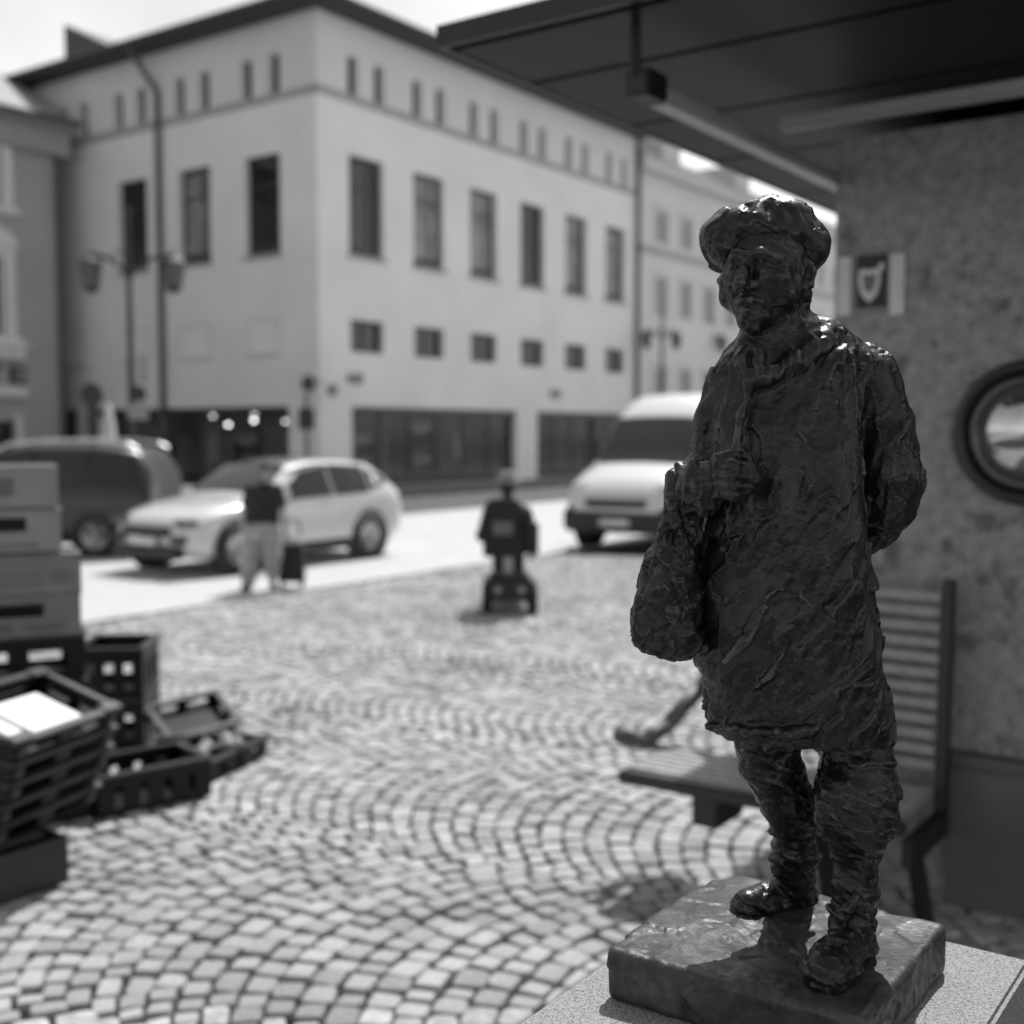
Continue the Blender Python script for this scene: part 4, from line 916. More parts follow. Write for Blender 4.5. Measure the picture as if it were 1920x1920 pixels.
# grey support under the leaning stack
c0 = at_z(129, 1653, 0)
def carton(c, ax, ay, L, Wd, H, label, m, holes=True, flaps=0., prints=(), name='carton', grp=None, cat='box'):
    ax = Vector(ax).normalized(); ay = Vector(ay).normalized(); c = Vector(c)
    t = root(name, c, label, cat, grp); B = lambda mb, x0, x1, y0, y1, z0, z1: mb.box(c+ax*x0+ay*y0+Z*z0, ax*(x1-x0), ay*(y1-y0), Z*(z1-z0))
    mb = MB(); th = .006
    hz0, hz1, hx0, hx1 = H*.5, H*.84, L*.3, L*.7
    if holes:
        B(mb, 0, L, 0, th, 0, hz0); B(mb, 0, L, 0, th, hz1, H); B(mb, 0, hx0, 0, th, hz0, hz1); B(mb, hx1, L, 0, th, hz0, hz1)
    else: B(mb, 0, L, 0, th, 0, H)
    obj('front_panel', mb, m, t)
    mb = MB(); B(mb, 0, L, Wd-th, Wd, 0, H); obj('back_panel', mb, m, t)
    mb = MB(); B(mb, 0, th, th+.0005, Wd-th-.0005, 0, H); obj('end_panel', mb, m, t)
    mb = MB(); B(mb, L-th, L, th+.0005, Wd-th-.0005, 0, H); obj('end_panel', mb, m, t)
    mb = MB(); B(mb, th+.0005, L-th-.0005, th+.0005, Wd-th-.0005, .002, .01); obj('bottom', mb, m, t)
    if flaps: mb = MB(); B(mb, -.004, L+.004, -.004, Wd*.3, H+.001, H+.008); B(mb, -.004, L+.004, Wd*.72, Wd+.004, H+.001, H+.009); obj('lid_flap', mb, m, t)
    for (x0, x1, z0, z1) in prints: mb = MB(); B(mb, L*x0, L*x1, -.002, -.0003, H*z0, H*z1); obj('printed_mark', mb, prnt, t)
    return t
carton(c0-Q*.62, Q, -P, .62, .42, .2, 'dark grey storage box under the leaning stack of trays', plast_g, holes=False, name='storage_box')
mb = MB(); mb.prism([c0-Q*.55+Z*.203-P*.05, c0-Q*.08+Z*.203-P*.05, c0-Q*.08+Z*.203-P*.4, c0-Q*.55+Z*.203-P*.4], Z*.03); o = obj('support_board', mb, plast_g); tag(o, 'thin dark board on the storage box that carries the tray stack', 'board')
# tower of cartons on black crates
def px_row(py, y): return at_y(0, py, y).z
Yb = 5.75; xr = at_y(152, 1150, Yb).x; fx = Vector((.9, .42, 0)).normalized(); fy = Vector((-.42, .9, 0)).normalized()
zz = 0.; k = 0
crl = ['black crate on the ground under the carton tower', 'black crate, second of the carton tower', 'black crate, third of the carton tower', 'black crate right under the cartons of the tower']
zc0 = px_row(1188, Yb)
for k in range(4):
    h = zc0/4; crate(Vector((xr, Yb, k*h))-fx*.58+fy*.03, fx, fy, .6, .4, h-.016, crl[k], slots=2, grp='black crates under the carton tower')
tower = [(1188, 1112, .56, 0., card, 'carton with a wide hand hole, lowest of the carton tower', ((.12, .45, .1, .35), (.55, .85, .12, .32)), True),
         (1112, 1035, .56, .005, card, 'carton with torn flaps, second of the carton tower', ((.2, .7, .25, .36), (.2, .66, .45, .54), (.75, .92, .3, .6)), False),
         (1032, 952, .52, -.08, card_l, 'pale carton with a dark hand hole, third of the carton tower', ((.1, .8, .12, .2),), True),
         (950, 872, .52, -.09, card_l, 'pale printed carton on top of the carton tower', ((.3, .62, .3, .75), (.05, .2, .15, .7)), False)]
for (yb, yt, L, dx, m, lab, pr, ho) in tower:
    z0, z1 = px_row(yb, Yb), px_row(yt, Yb); carton(Vector((xr, Yb, z0+.002))-fx*(L-dx), fx, fy, L, .38, z1-z0-.012, lab, m, holes=ho, flaps=1, prints=pr, grp='cartons in the tower')
# upright dark crates behind the leaning stack
cz = at_z(268, 1408, 0); hh = (CAMH-(at_y(200, 1216, cz.y).z)); topz = at_y(200, 1216, cz.y).z
crate((cz.x-.4, cz.y, 0), (1, .1, 0), (-.1, 1, 0), .4, .5, topz*.5-.015, 'black crate on the setts beside the carton tower, lower of two', slots=3)
crate((cz.x-.4, cz.y, topz*.5), (1, .1, 0), (-.1, 1, 0), .4, .5, topz*.5-.015, 'black crate stacked on another beside the carton tower', slots=3)
# open crates on the ground
a0_, a1_ = at_z(186, 1538, 0), at_z(377, 1497, 0); d_ = (a1_-a0_).normalized(); nrm = Vector((-d_.y, d_.x, 0))
crate(a0_, d_, nrm, .6, .4, .2, 'empty deep black crate on the setts, handle slots in its long side', slots=4)
a0_, a1_ = at_z(395, 1468, 0), at_z(508, 1412, 0); d2 = (a1_-a0_).normalized(); n2_ = Vector((-d2.y, d2.x, 0))
crate(a0_, d2, n2_, .6, .4, .105, 'shallow black tray of pale onions on the setts', slots=3)
on_m = M('onion_skin', .5, rough=.5, var=.2, scale=20)
rg = random.Random(5)
ol = ['pale round onion in the shallow tray on the setts']
for k in range(13):
    x, y = rg.uniform(.05, .55), rg.uniform(.05, .16) if k < 8 else rg.uniform(.16, .35); r = rg.uniform(.032, .044); c = a0_+d2*x+n2_*y+Z*(.05+r+(.05 if k < 8 else 0))
    mb = MB(); mb.lathe(c, [(.001, -r*.9), (r*.6, -r*.75), (r, -.1*r), (r*.75, r*.6), (r*.25, r*.95), (.004, r*1.35)], 12); o = obj('onion', mb, on_m, smooth=True); tag(o, 'pale round onion heaped in the shallow tray on the setts', 'onion', 'onions in the shallow tray')
ta = at_z(300, 1420, .0); tu = (Z*.86+Vector((.25, -.45, 0))).normalized(); tx = Vector((.62, .78, 0)).normalized(); ty_ = tu.cross(tx)
crate(at_y(318, 1408, 6.95), Vector((.8, .58, .1)), Vector((-.5, .72, .3)), .46, .4, .07, 'black tray leaning up tilted behind the onion tray', slots=2, up=Vector((.8, .58, .1)).normalized().cross((Vector((-.5, .72, .3))-Vector((.8, .58, .1))*.0).normalized()).normalized())
crate(at_z(285, 1455, 0), Vector((.93, .3, 0)), Vector((-.3, .93, 0)), .5, .34, .12, 'black crate lying under the tilted tray', slots=2)

# ================================================================ VEHICLES
white_p = M('white_car_paint', .6, rough=.3, coat=1., var=.02); dark_p = M('dark_car_paint', .012, rough=.4, coat=.3, var=.05); vglass = M('vehicle_glass', .015, rough=.04, var=.1, spec=.7)
tyre_m = M('tyre_rubber', .015, rough=.8); rim_m = M('alloy_rim', .35, rough=.35, metal=.7); trim = M('black_trim', .02, rough=.6); lampg = M('headlamp_glass', .5, rough=.1, coat=1.); plate_m = M('number_plate', .6, rough=.5)
van_p = M('van_paint', .6, rough=.32, coat=.8, var=.02); roof_d = M('dark_roof_paint', .03, rough=.5)
class Car:
    def __init__(s, name, loc, heading, label, cat, st, paint):
        s.t = root(name, loc, label, cat); s.t.rotation_euler = (0, 0, heading); s.st = sorted(st, key=lambda a: -a[0]); s.a = np.array(s.st)
        mb = MB(); R = []
        for (x, zb, zl, zt, w, wr) in s.st:
            h = [(w*.86, zb), (w*.985, zb+.12), (w, zb+(zl-zb)*.55), (w*.975, zl), (wr+.02, zt-.07), (wr*.86, zt-.012), (wr*.4, zt+.012)]
            ring = [(x, y, z) for y, z in h]+[(x, 0, zt+.018)]+[(x, -y, z) for y, z in reversed(h)]; R.append(ring)
        n = len(R[0]); mb.v = [v for r in R for v in r]
        for i in range(len(R)-1):
            for k in range(n): mb.f.append((i*n+k, i*n+(k+1) % n, (i+1)*n+(k+1) % n, (i+1)*n+k))
        mb.f += [tuple(range(n)), tuple(reversed(range((len(R)-1)*n, len(R)*n)))]
        me = mb.mesh('body'); bm = bmesh.new(); bm.from_mesh(me); bmesh.ops.recalc_face_normals(bm, faces=bm.faces); bmesh.ops.subdivide_edges(bm, edges=bm.edges, cuts=1, use_grid_fill=True, smooth=.0); bm.to_mesh(me); bm.free()
        s.body = s.put('body', me, paint, smooth=True)
    def put(s, name, mb, m, parent=None, smooth=False, bevel=0.): return obj(name, mb, m, parent or s.t, smooth=smooth, bevel=bevel, local=True)
    def at(s, x): o = np.argsort(s.a[:, 0]); return [np.interp(x, s.a[o, 0], s.a[o, j]) for j in range(1, 6)]
    def side(s, x, f, sgn, off=.012):
        zb, zl, zt, w, wr = s.at(x); y = w*.975*(1-f)+(wr+.02)*f; return (x, sgn*(y+off), zl*(1-f)+(zt-.07)*f)
    def side_window(s, xs, f0, f1, sgn, m, name='side_window'):
        mb = MB(); lo = [s.side(x, f0[i] if isinstance(f0, (list, tuple)) else f0, sgn) for i, x in enumerate(xs)]; hi = [s.side(x, f1[i] if isinstance(f1, (list, tuple)) else f1, sgn) for i, x in enumerate(xs)]
        for i in range(len(xs)-1): mb.quad(lo[i], lo[i+1], hi[i+1], hi[i])
        return s.put(name, mb, m)
    def top_strip(s, xs, f, m, name, off=.015, drop=.03):
        mb = MB(); rows = []
        for x in xs:
            zb, zl, zt, w, wr = s.at(x); rows.append([(x+off*.5, wr*f*k, zt+.012+off-drop*abs(k)**3) for k in (-1, -.6, -.2, .2, .6, 1)])
        for a, b in zip(rows[:-1], rows[1:]):
            for k in range(5): mb.quad(a[k], a[k+1], b[k+1], b[k])
        return s.put(name, mb, m, smooth=True)
    def wheel(s, x, sgn, r=.33, wdt=.22):
        w = s.at(x)[3]; y = sgn*(w-.02); ax = (Vector((1, 0, 0)), Vector((0, 0, 1)), Vector((0, sgn, 0)))
        mb = MB(); mb.lathe((x, sgn*(w-.012), r*1.02), [(r*1.02, -.05), (r*1.16, -.02), (r*1.2, .012), (r*1.02, .022)], 28, ax); s.put('wheel_arch', mb, trim)
        mb = MB(); mb.lathe((x, y, r), [(r*.62, -wdt), (r*.97, -wdt), (r, -wdt*.8), (r, -.03), (r*.95, .02), (r*.66, .032), (r*.62, .0)], 28, ax); t = s.put('wheel', mb, tyre_m, smooth=True)
        mb = MB(); mb.lathe((x, y, r), [(r*.64, .02), (r*.56, .012), (r*.5, -.02), (r*.16, -.005), (r*.13, .02), (.001, .022)], 20, ax)
        s.put('rim', mb, rim_m, t, smooth=True)
        mb = MB()
        for k in range(5):
            a = 2*math.pi*k/5; d = Vector((math.cos(a), 0, math.sin(a))); mb.cyl(Vector((x, y+sgn*.012, r))+d*.04, Vector((x, y+sgn*.02, r))+d*r*.56, .03, .022, 6)
        s.put('spokes', mb, rim_m, t)
    def box(s, name, x0, x1, y0, y1, z0, z1, m, bevel=.01): mb = MB(); mb.box((x0, y0, z0), (x1-x0, 0, 0), (0, y1-y0, 0), (0, 0, z1-z0)); return s.put(name, mb, m, bevel=bevel)
head = math.atan2(-Q.y, -Q.x)                 # nose toward the camera along the square's grid
# white crossover: x forward
st = [(2.084, 0.36, 0.592, 0.658, 0.6, 0.5), (2.007, 0.28, 0.668, 0.752, 0.76, 0.66), (1.833, 0.23, 0.745, 0.846, 0.87, 0.78), (1.496, 0.21, 0.821, 0.931, 0.91, 0.84), (1.05, 0.2, 0.879, 0.996, 0.92, 0.84), (0.82, 0.2, 0.907, 1.034, 0.92, 0.8), (0.5, 0.2, 0.917, 1.25, 0.92, 0.72), (0.15, 0.2, 0.936, 1.448, 0.92, 0.67), (-0.3, 0.2, 0.945, 1.504, 0.92, 0.66), (-1.0, 0.2, 0.965, 1.504, 0.92, 0.65), (-1.6, 0.21, 1.003, 1.448, 0.915, 0.62), (-1.95, 0.24, 1.022, 1.278, 0.89, 0.6), (-2.12, 0.32, 0.955, 1.053, 0.83, 0.62), (-2.17, 0.4, 0.812, 0.846, 0.74, 0.6)]
fw = at_z(442, 1076, 0); rw = at_z(700, 1042, 0)
ctr = fw - (Vector((math.cos(head), math.sin(head), 0))*1.32) - Vector((-math.sin(head), math.cos(head), 0))*.84
suv = Car('parked_car', ctr, head, 'white crossover car with dark roof and windows parked behind the standing person', 'car', st, white_p)
for s_ in (1, -1):
    suv.side_window([.62, .3, 0, -.5, -.53], [.1, .08, .07, .07, .07], [.2, .62, .9, .95, .95], s_, vglass)
    suv.side_window([-.58, -1.0, -1.35], .07, [.95, .95, .92], s_, vglass); suv.side_window([-1.4, -1.7, -1.85], [.12, .3, .5], [.9, .84, .72], s_, vglass)
    suv.wheel(1.32, s_, .34); suv.wheel(-1.30, s_, .34)
    suv.box('mirror', .5, .66, s_*.93 if s_ > 0 else -1.1, s_*1.1 if s_ > 0 else -.93, .98, 1.12, white_p, .03)
    suv.box('headlight', 1.9, 2.10, (.5 if s_ > 0 else -.83), (.83 if s_ > 0 else -.5), .68, .77, M('headlamp_dark', .12, rough=.1, coat=1.), .03)
    suv.box('fog_lamp_recess', 1.98, 2.14, (.48 if s_ > 0 else -.72), (.72 if s_ > 0 else -.48), .44, .54, trim, .02)
    suv.box('tail_light', -2.1, -1.92, (.62 if s_ > 0 else -.84), (.84 if s_ > 0 else -.62), .86, .98, M('tail_lamp', .12, rough=.2), .02)
    suv.box('sill_trim', -.95, .95, (.90 if s_ > 0 else -.932), (.932 if s_ > 0 else -.90), .2, .34, trim, .01)
    suv.box('door_handle', -.45, -.27, (.925 if s_ > 0 else -.945), (.945 if s_ > 0 else -.925), .86, .9, white_p, .006)
suv.top_strip([.76, .62, .45, .28, .17], .92, vglass, 'windscreen'); suv.top_strip([.22, .12, -.3, -.8, -1.3, -1.7], 1.06, roof_d, 'roof', .02, .1)
suv.top_strip([-1.68, -1.82, -1.95], .85, vglass, 'rear_window')
suv.box('grille', 2.05, 2.19, -.45, .45, .54, .66, trim, .02); suv.box('bumper', 2.0, 2.19, -.66, .66, .24, .4, trim, .03); suv.box('number_plate', 2.16, 2.20, -.26, .26, .42, .52, plate_m, .003)
# white delivery van
st = [(2.75, .42, .70, .78, .72, .6), (2.66, .34, .86, .96, .92, .82), (2.45, .30, 1.02, 1.14, .98, .9), (2.0, .28, 1.18, 1.32, 1.0, .92), (1.75, .28, 1.25, 1.42, 1.0, .9), (1.35, .28, 1.3, 1.85, 1.0, .84), (1.0, .28, 1.32, 2.2, 1.0, .8), (.6, .28, 1.33, 2.46, 1.0, .8), (.2, .28, 1.34, 2.58, 1.0, .82), (-1.2, .28, 1.34, 2.60, 1.0, .83), (-2.6, .3, 1.34, 2.58, 1.0, .82), (-2.75, .36, 1.3, 2.5, .97, .8)]
vf = at_z(1112, 1022, 0); hv = head+math.radians(4)
dv = Vector((math.cos(hv), math.sin(hv), 0)); sv = Vector((-math.sin(hv), math.cos(hv), 0))
van = Car('delivery_van', vf-dv*1.85+sv*.86, hv, 'white high-roof delivery van parked beyond the mobility scooter', 'van', st, van_p)
for s_ in (1, -1):
    van.side_window([1.45, 1.1, .7, .4], [.04, .03, .03, .03], [.16, .4, .55, .55], s_, vglass); van.wheel(1.85, s_, .36); van.wheel(-1.6, s_, .36)
    van.box('mirror', 1.25, 1.45, (1.03 if s_ > 0 else -1.25), (1.25 if s_ > 0 else -1.03), 1.35, 1.75, trim, .03)
    van.box('headlight', 2.36, 2.60, (.58 if s_ > 0 else -.9), (.9 if s_ > 0 else -.58), .92, 1.06, lampg, .04)
    van.box('rub_strip', -2.5, 1.4, (.995 if s_ > 0 else -1.015), (1.015 if s_ > 0 else -.995), .62, .74, trim, .005)
van.top_strip([1.78, 1.62, 1.42, 1.22, 1.06], .95, vglass, 'windscreen', off=.03)
van.box('grille', 2.6, 2.785, -.55, .55, .71, .84, trim, .03); van.box('bumper', 2.35, 2.79, -.95, .95, .3, .7, trim, .06); van.box('number_plate', 2.785, 2.80, -.26, .26, .42, .53, plate_m, .003)
# dark people carrier at the left, side on
st = [(2.2, 0.36, 0.64, 0.703, 0.62, 0.5), (2.08, 0.26, 0.757, 0.836, 0.8, 0.7), (1.7, 0.22, 0.892, 0.997, 0.88, 0.8), (1.25, 0.2, 0.97, 1.102, 0.9, 0.82), (0.9, 0.2, 0.999, 1.33, 0.9, 0.76), (0.45, 0.2, 1.009, 1.615, 0.9, 0.7), (-0.2, 0.2, 1.018, 1.71, 0.9, 0.69), (-1.3, 0.2, 1.028, 1.71, 0.9, 0.68), (-1.95, 0.22, 1.028, 1.634, 0.9, 0.66), (-2.15, 0.3, 0.97, 1.33, 0.87, 0.64), (-2.22, 0.38, 0.776, 0.855, 0.8, 0.6)]
dr = at_z(268, 1046, 0); hd = math.radians(176)
dd = Vector((math.cos(hd), math.sin(hd), 0)); ds = Vector((-math.sin(hd), math.cos(hd), 0))
mpv = Car('people_carrier', dr+dd*2.1-ds*.9, hd, 'dark people carrier with pale roof bars behind the carton tower', 'car', st, dark_p)
for s_ in (1, -1):
    mpv.side_window([.75, .35, -.1, -.35], [.1, .06, .05, .05], [.25, .8, .95, .95], s_, vglass); mpv.side_window([-.42, -.9, -1.2], .05, .95, s_, vglass); mpv.side_window([-1.27, -1.6, -1.9], .08, [.95, .93, .9], s_, vglass)
    mpv.wheel(1.38, s_, .33); mpv.wheel(-1.35, s_, .33)
    mpv.box('mirror', .6, .78, (.92 if s_ > 0 else -1.1), (1.1 if s_ > 0 else -.92), 1.05, 1.2, dark_p, .03)
    mpv.box('headlight', 1.8, 2.02, (.5 if s_ > 0 else -.78), (.78 if s_ > 0 else -.5), .76, .88, lampg, .03)
    mb = MB(); mb.tube([(x, s_*.66, z) for x, z in ((.35, 1.6), (.1, 1.72), (-.5, 1.785), (-1.3, 1.785), (-1.8, 1.73), (-1.95, 1.65))], .03, 8); mpv.put('roof_bar', mb, M('roof_bar_alloy', .5, rough=.3, metal=.5))
mpv.top_strip([.86, .7, .55, .44], .92, vglass, 'windscreen'); mpv.box('number_plate', 2.2, 2.225, -.26, .26, .42, .53, plate_m, .003); mpv.top_strip([-1.98, -2.06, -2.14], .85, vglass, 'rear_window')

# ================================================================ PEOPLE
skin = M('skin', .32, rough=.6, var=.05); hair_d = M('dark_hair', .02, rough=.6); top_d = M('dark_top', .02, rough=.85, var=.2); trous = M('pale_patterned_trousers', .32, rough=.9, var=.45, scale=16); shoe = M('dark_shoe', .02, rough=.6)
def clay_obj(name, c, m, parent, sm=2):
    V, Fq = c.net(); V = smooth_v(V, Fq, sm, .5); return obj(name, np_mesh(name, V, Fq), m, parent)
g0 = at_z(487, 1106, 0); Yp = g0.y
def Pp(px, py, dz=0.): return np.array(at_y(px, py, Yp-dz))
kp = Yp/FPX
per = root('person', g0, 'person in dark top and pale loose patterned trousers standing with a wheeled bag', 'person')
lo, hi = Pp(430, 1112), Pp(550, 862)
def body_grid(): return Clay((lo[0], Yp-.35, -.01), (hi[0], Yp+.35, hi[2]+.05), .012)
c = body_grid()                               # body: head, neck, arms, ankles
R_ = lambda *a: [x*kp for x in a]
c.ell(Pp(503, 884), D0([11, 12.5, 14])*kp, [[1, 0, 0], [0, 1, 0], [0, 0, 1]], .01); c.cap(Pp(502, 896), Pp(500, 910), 6*kp, 7*kp, .015)
c.ell(Pp(503, 888, .085), D0([3, 4, 4])*kp, None, .01)
for xs in (((466, 922), (458, 960), (456, 990)), ((522, 922), (531, 962), (535, 1000))):
    c.chain([Pp(x, y, .03*i) for i, (x, y) in enumerate(xs)], R_(8, 6, 5), .02)
    x, y = xs[-1]
    for f in range(4): c.cap(Pp(x-4+2.6*f, y+6, .07), Pp(x-4+2.6*f, y+14-abs(f-1.4), .08), 1.9*kp, 1.5*kp, .004)
    c.cap(Pp(x, y, .06), Pp(x, y+7, .065), 5*kp, 5*kp, .01); c.cap(Pp(x+5, y+3, .08), Pp(x+7, y+9, .09), 1.9*kp, 1.5*kp, .004)
c.stack([Pp(490, y)[2] for y in (1000, 960, 925, 910)], [Pp(x, 950)[0] for x in (490, 492, 494, 498)], [Yp]*4, R_(32, 28, 30, 14), [.13, .12, .12, .07], 2.3, k=.03)
for (x0, x1) in ((474, 468), (506, 512)): c.chain([Pp(x0, 1000), Pp((x0+x1)/2, 1050), Pp(x1, 1098)], R_(15, 10, 6), .02)
clay_obj('body', c, skin, per)
c = body_grid(); c.ell(Pp(503, 880, -.02), D0([13.5, 15, 15])*kp, None, .01); c.ell(Pp(505, 893, -.07), D0([10, 6, 13])*kp, None, .02); c.ell(Pp(500, 890, .12), D0([10, 8, 10])*kp, None, .02, True); clay_obj('hair', c, hair_d, per)
c = body_grid(); c.stack([Pp(490, y)[2] for y in (982, 960, 930, 912, 905)], [Pp(x, 950)[0] for x in (490, 491, 494, 497, 499)], [Yp]*5, R_(34, 31, 33, 24, 12), [.16, .15, .15, .11, .08], 2.3, k=.02)
c.chain([Pp(470, 918), Pp(463, 945, .02)], R_(12, 10), .02); c.chain([Pp(519, 918), Pp(527, 945, .02)], R_(12, 10), .02); clay_obj('dark_top', c, top_d, per)
c = body_grid(); c.stack([Pp(490, y)[2] for y in (1012, 990, 972)], [Pp(490, 950)[0]]*3, [Yp]*3, R_(34, 34, 31), [.17, .17, .15], 2.3, k=.03)
for pts in (((476, 1000, 19), (470, 1040, 19), (466, 1080, 15), (466, 1090, 12)), ((506, 1000, 19), (511, 1040, 18), (511, 1075, 13))): c.chain([Pp(x, y) for x, y, r in pts], R_(*[r for _, _, r in pts]), .03)
clay_obj('trousers', c, trous, per)
for x, a in ((467, -.1), (511, .1)):
    c = body_grid(); f = Pp(x, 1098); c.cap((f[0], Yp+.05, .045), (f[0]+a*.4, Yp-.14, .035), .045, .038, .02); c.floor(.002); clay_obj('shoe', c, shoe, per)
# wheeled bag
b0 = at_z(545, 1103, 0); bx = b0.x; by = b0.y; bw = 24*kp
tro = root('wheeled_bag', b0, 'black wheeled bag standing beside the person in patterned trousers', 'bag')
mb = MB(); mb.box((bx-bw, by-.02, .07), (2*bw, 0, 0), (0, .22, 0), (0, 0, .46)); obj('bag_body', mb, M('bag_cloth', .018, rough=.7), tro, bevel=.03)
mb = MB(); mb.box((bx-bw*.8, by-.04, .54), (1.7*bw, 0, 0), (0, .22, 0), (0, 0, .08)); obj('bag_top', mb, M('bag_top_pale', .4, rough=.6), tro, bevel=.03)
for s_ in (-1, 1):
    mb = MB(); mb.cyl((bx+s_*(bw-.03)-.02, by+.12, .06), (bx+s_*(bw-.03)+.02, by+.12, .06), .06, n=14); obj('wheel', mb, tyre_m, tro)
mb = MB(); mb.tube([(bx-bw*.6, by+.21, .5), (bx-bw*.5, by+.22, .82), (bx+bw*.5, by+.22, .82), (bx+bw*.6, by+.21, .5)], .011, 8); obj('handle', mb, trim, tro)

# ---- mobility scooter and rider, seen from behind
s0 = at_z(955, 1152, 0); Ys = s0.y; ks = Ys/FPX
def Sp(px, py, dz=0.): return np.array(at_y(px, py, Ys-dz))
sc = root('mobility_scooter', s0, 'black mobility scooter with a high seat back seen from behind', 'scooter')
sx = lambda px: (px-960)/FPX*Ys
xc = sx(953)
mb = MB(); mb.box((sx(906), Ys-.02, .14), (sx(1004)-sx(906), 0, 0), (0, .55, 0), (0, 0, .26)); obj('rear_housing', mb, trim, sc, bevel=.06)
mb = MB(); mb.box((sx(925), Ys+.5, .12), (sx(985)-sx(925), 0, 0), (0, .6, 0), (0, 0, .08)); obj('deck', mb, trim, sc, bevel=.02)
mb = MB(); mb.prism([(sx(930), Ys+1.05, .15), (sx(978), Ys+1.05, .15), (sx(970), Ys+1.1, .85), (sx(938), Ys+1.1, .85)], (0, .12, .0)); obj('tiller', mb, trim, sc)
mb = MB(); mb.tube([(sx(905), Ys+.95, .95), (sx(938), Ys+1.1, .88), (sx(968), Ys+1.1, .88), (sx(1000), Ys+.95, .95)], .018, 8); obj('handlebar', mb, trim, sc)
for s_, x in ((-1, 912), (1, 1000)):
    mb = MB(); ax = (Vector((0, 1, 0)), Vector((0, 0, 1)), Vector((s_, 0, 0))); mb.lathe((sx(x), Ys+.1, .15), [(.08, -.06), (.14, -.06), (.15, -.03), (.15, .03), (.14, .05), (.08, .05)], 22, ax); w_ = obj('rear_wheel', mb, tyre_m, sc, smooth=True)
    mb = MB(); mb.lathe((sx(x), Ys+.1, .15), [(.085, .03), (.04, .02), (.001, .03)], 16, ax); obj('rim', mb, rim_m, w_)
    mb = MB(); mb.lathe((sx(x)*.98, Ys+1.05, .13), [(.06, -.05), (.12, -.05), (.13, 0), (.12, .05), (.06, .05)], 18, ax); obj('front_wheel', mb, tyre_m, sc, smooth=True)
    mb = MB(); mb.cyl((sx(x)-s_*.12, Ys-.025, .26), (sx(x)-s_*.12, Ys-.015, .26), .035, n=14); obj('tail_lamp', mb, M('scooter_lamp', .35, rough=.3), sc)
mb = MB(); mb.cyl((xc, Ys+.25, .36), (xc, Ys+.25, .62), .05, n=12); obj('seat_post', mb, rim_m, sc)
zs0, zs1 = Sp(0, 1042)[2], Sp(0, 935)[2]
mb = MB(); mb.box((sx(908), Ys+.12, zs0), (sx(985)-sx(908), 0, 0), (0, .45, 0), (0, 0, .12)); obj('seat_cushion', mb, top_d, sc, bevel=.04)
mb = MB(); mb.prism([(sx(905), Ys+.02, zs0-.02), (sx(982), Ys+.02, zs0-.02), (sx(980), Ys-.02, zs1-.1), (sx(968), Ys-.03, zs1), (sx(918), Ys-.03, zs1), (sx(906), Ys-.02, zs1-.1)], (0, .1, 0)); obj('seat_back', mb, top_d, sc, bevel=.02)
mb = MB(); mb.box((sx(924), Ys-.045, Sp(0, 1003)[2]), (sx(962)-sx(924), 0, 0), (0, .018, 0), (0, 0, 26*ks)); obj('back_label', mb, M('back_label', .13, rough=.6), sc, bevel=.004)
for a, b in ((896, 908), (982, 994)): mb = MB(); mb.box((sx(a), Ys+.1, zs0+.22), (sx(b)-sx(a), 0, 0), (0, .35, 0), (0, 0, .05)); obj('armrest', mb, trim, sc, bevel=.01)
bg_ = MB(); bg_.box((sx(982), Ys+.05, Sp(0, 1050)[2]), (.16, 0, 0), (0, .25, 0), (0, 0, .42)); o = obj('shopping_bag', bg_, M('bag_cloth2', .025, rough=.8), bevel=.05); tag(o, 'dark bag hanging at the side of the mobility scooter seat', 'bag')
rid = root('person', (xc, Ys+.3, zs0+.12), 'person with pale hat and dark clothes riding the mobility scooter', 'person', None)
def rg_(): return Clay((sx(880), Ys-.1, .1), (sx(1030), Ys+1.1, Sp(0, 885)[2]+.05), .012)
c = rg_(); hx, hz = sx(951), Sp(0, 912)[2]
c.ell((hx, Ys+.3, hz), (.085, .105, .12), None, .01); c.cap((hx, Ys+.29, hz-.08), (hx, Ys+.28, hz-.2), .05, .06, .015); c.ell((hx, Ys+.41, hz-.01), (.02, .03, .03), None, .01)
zz0 = zs0+.12
c.stack([zz0, zz0+.2, hz-.28, hz-.17], [xc, xc, hx, hx], [Ys+.3]*4, [.2, .22, .25, .11], [.15, .16, .14, .08], 2.3, k=.03)
for s_ in (-1, 1):
    c.chain([(hx+s_*.19, Ys+.3, hz-.29), (hx+s_*.27, Ys+.40, hz-.55), (xc+s_*.22, Ys+.85, .93)], [.075, .065, .04], .03)
    for f in range(4): c.cap((xc+s_*(.2+.022*f), Ys+.86, .955), (xc+s_*(.2+.022*f), Ys+.95, .945), .011, .009, .004)
    c.cap((xc+s_*.19, Ys+.86, .94), (xc+s_*.17, Ys+.93, .93), .012, .01, .004)
    c.chain([(xc+s_*.1, Ys+.3, zz0+.06), (xc+s_*.12, Ys+.72, zz0+.04), (xc+s_*.12, Ys+.78, .3)], [.09, .075, .05], .03); c.cap((xc+s_*.12, Ys+.76, .24), (xc+s_*.13, Ys+.96, .235), .042, .036, .02)
clay_obj('body', c, M('dark_clothes', .04, rough=.85, var=.3), rid)
mb = MB(); mb.lathe((hx, Ys+.29, hz+.045), [(.135, -.02), (.13, .0), (.108, .012), (.105, .06), (.085, .1), (.001, .115)], 20); obj('hat', mb, M('pale_hat', .22, rough=.8), rid, smooth=True)

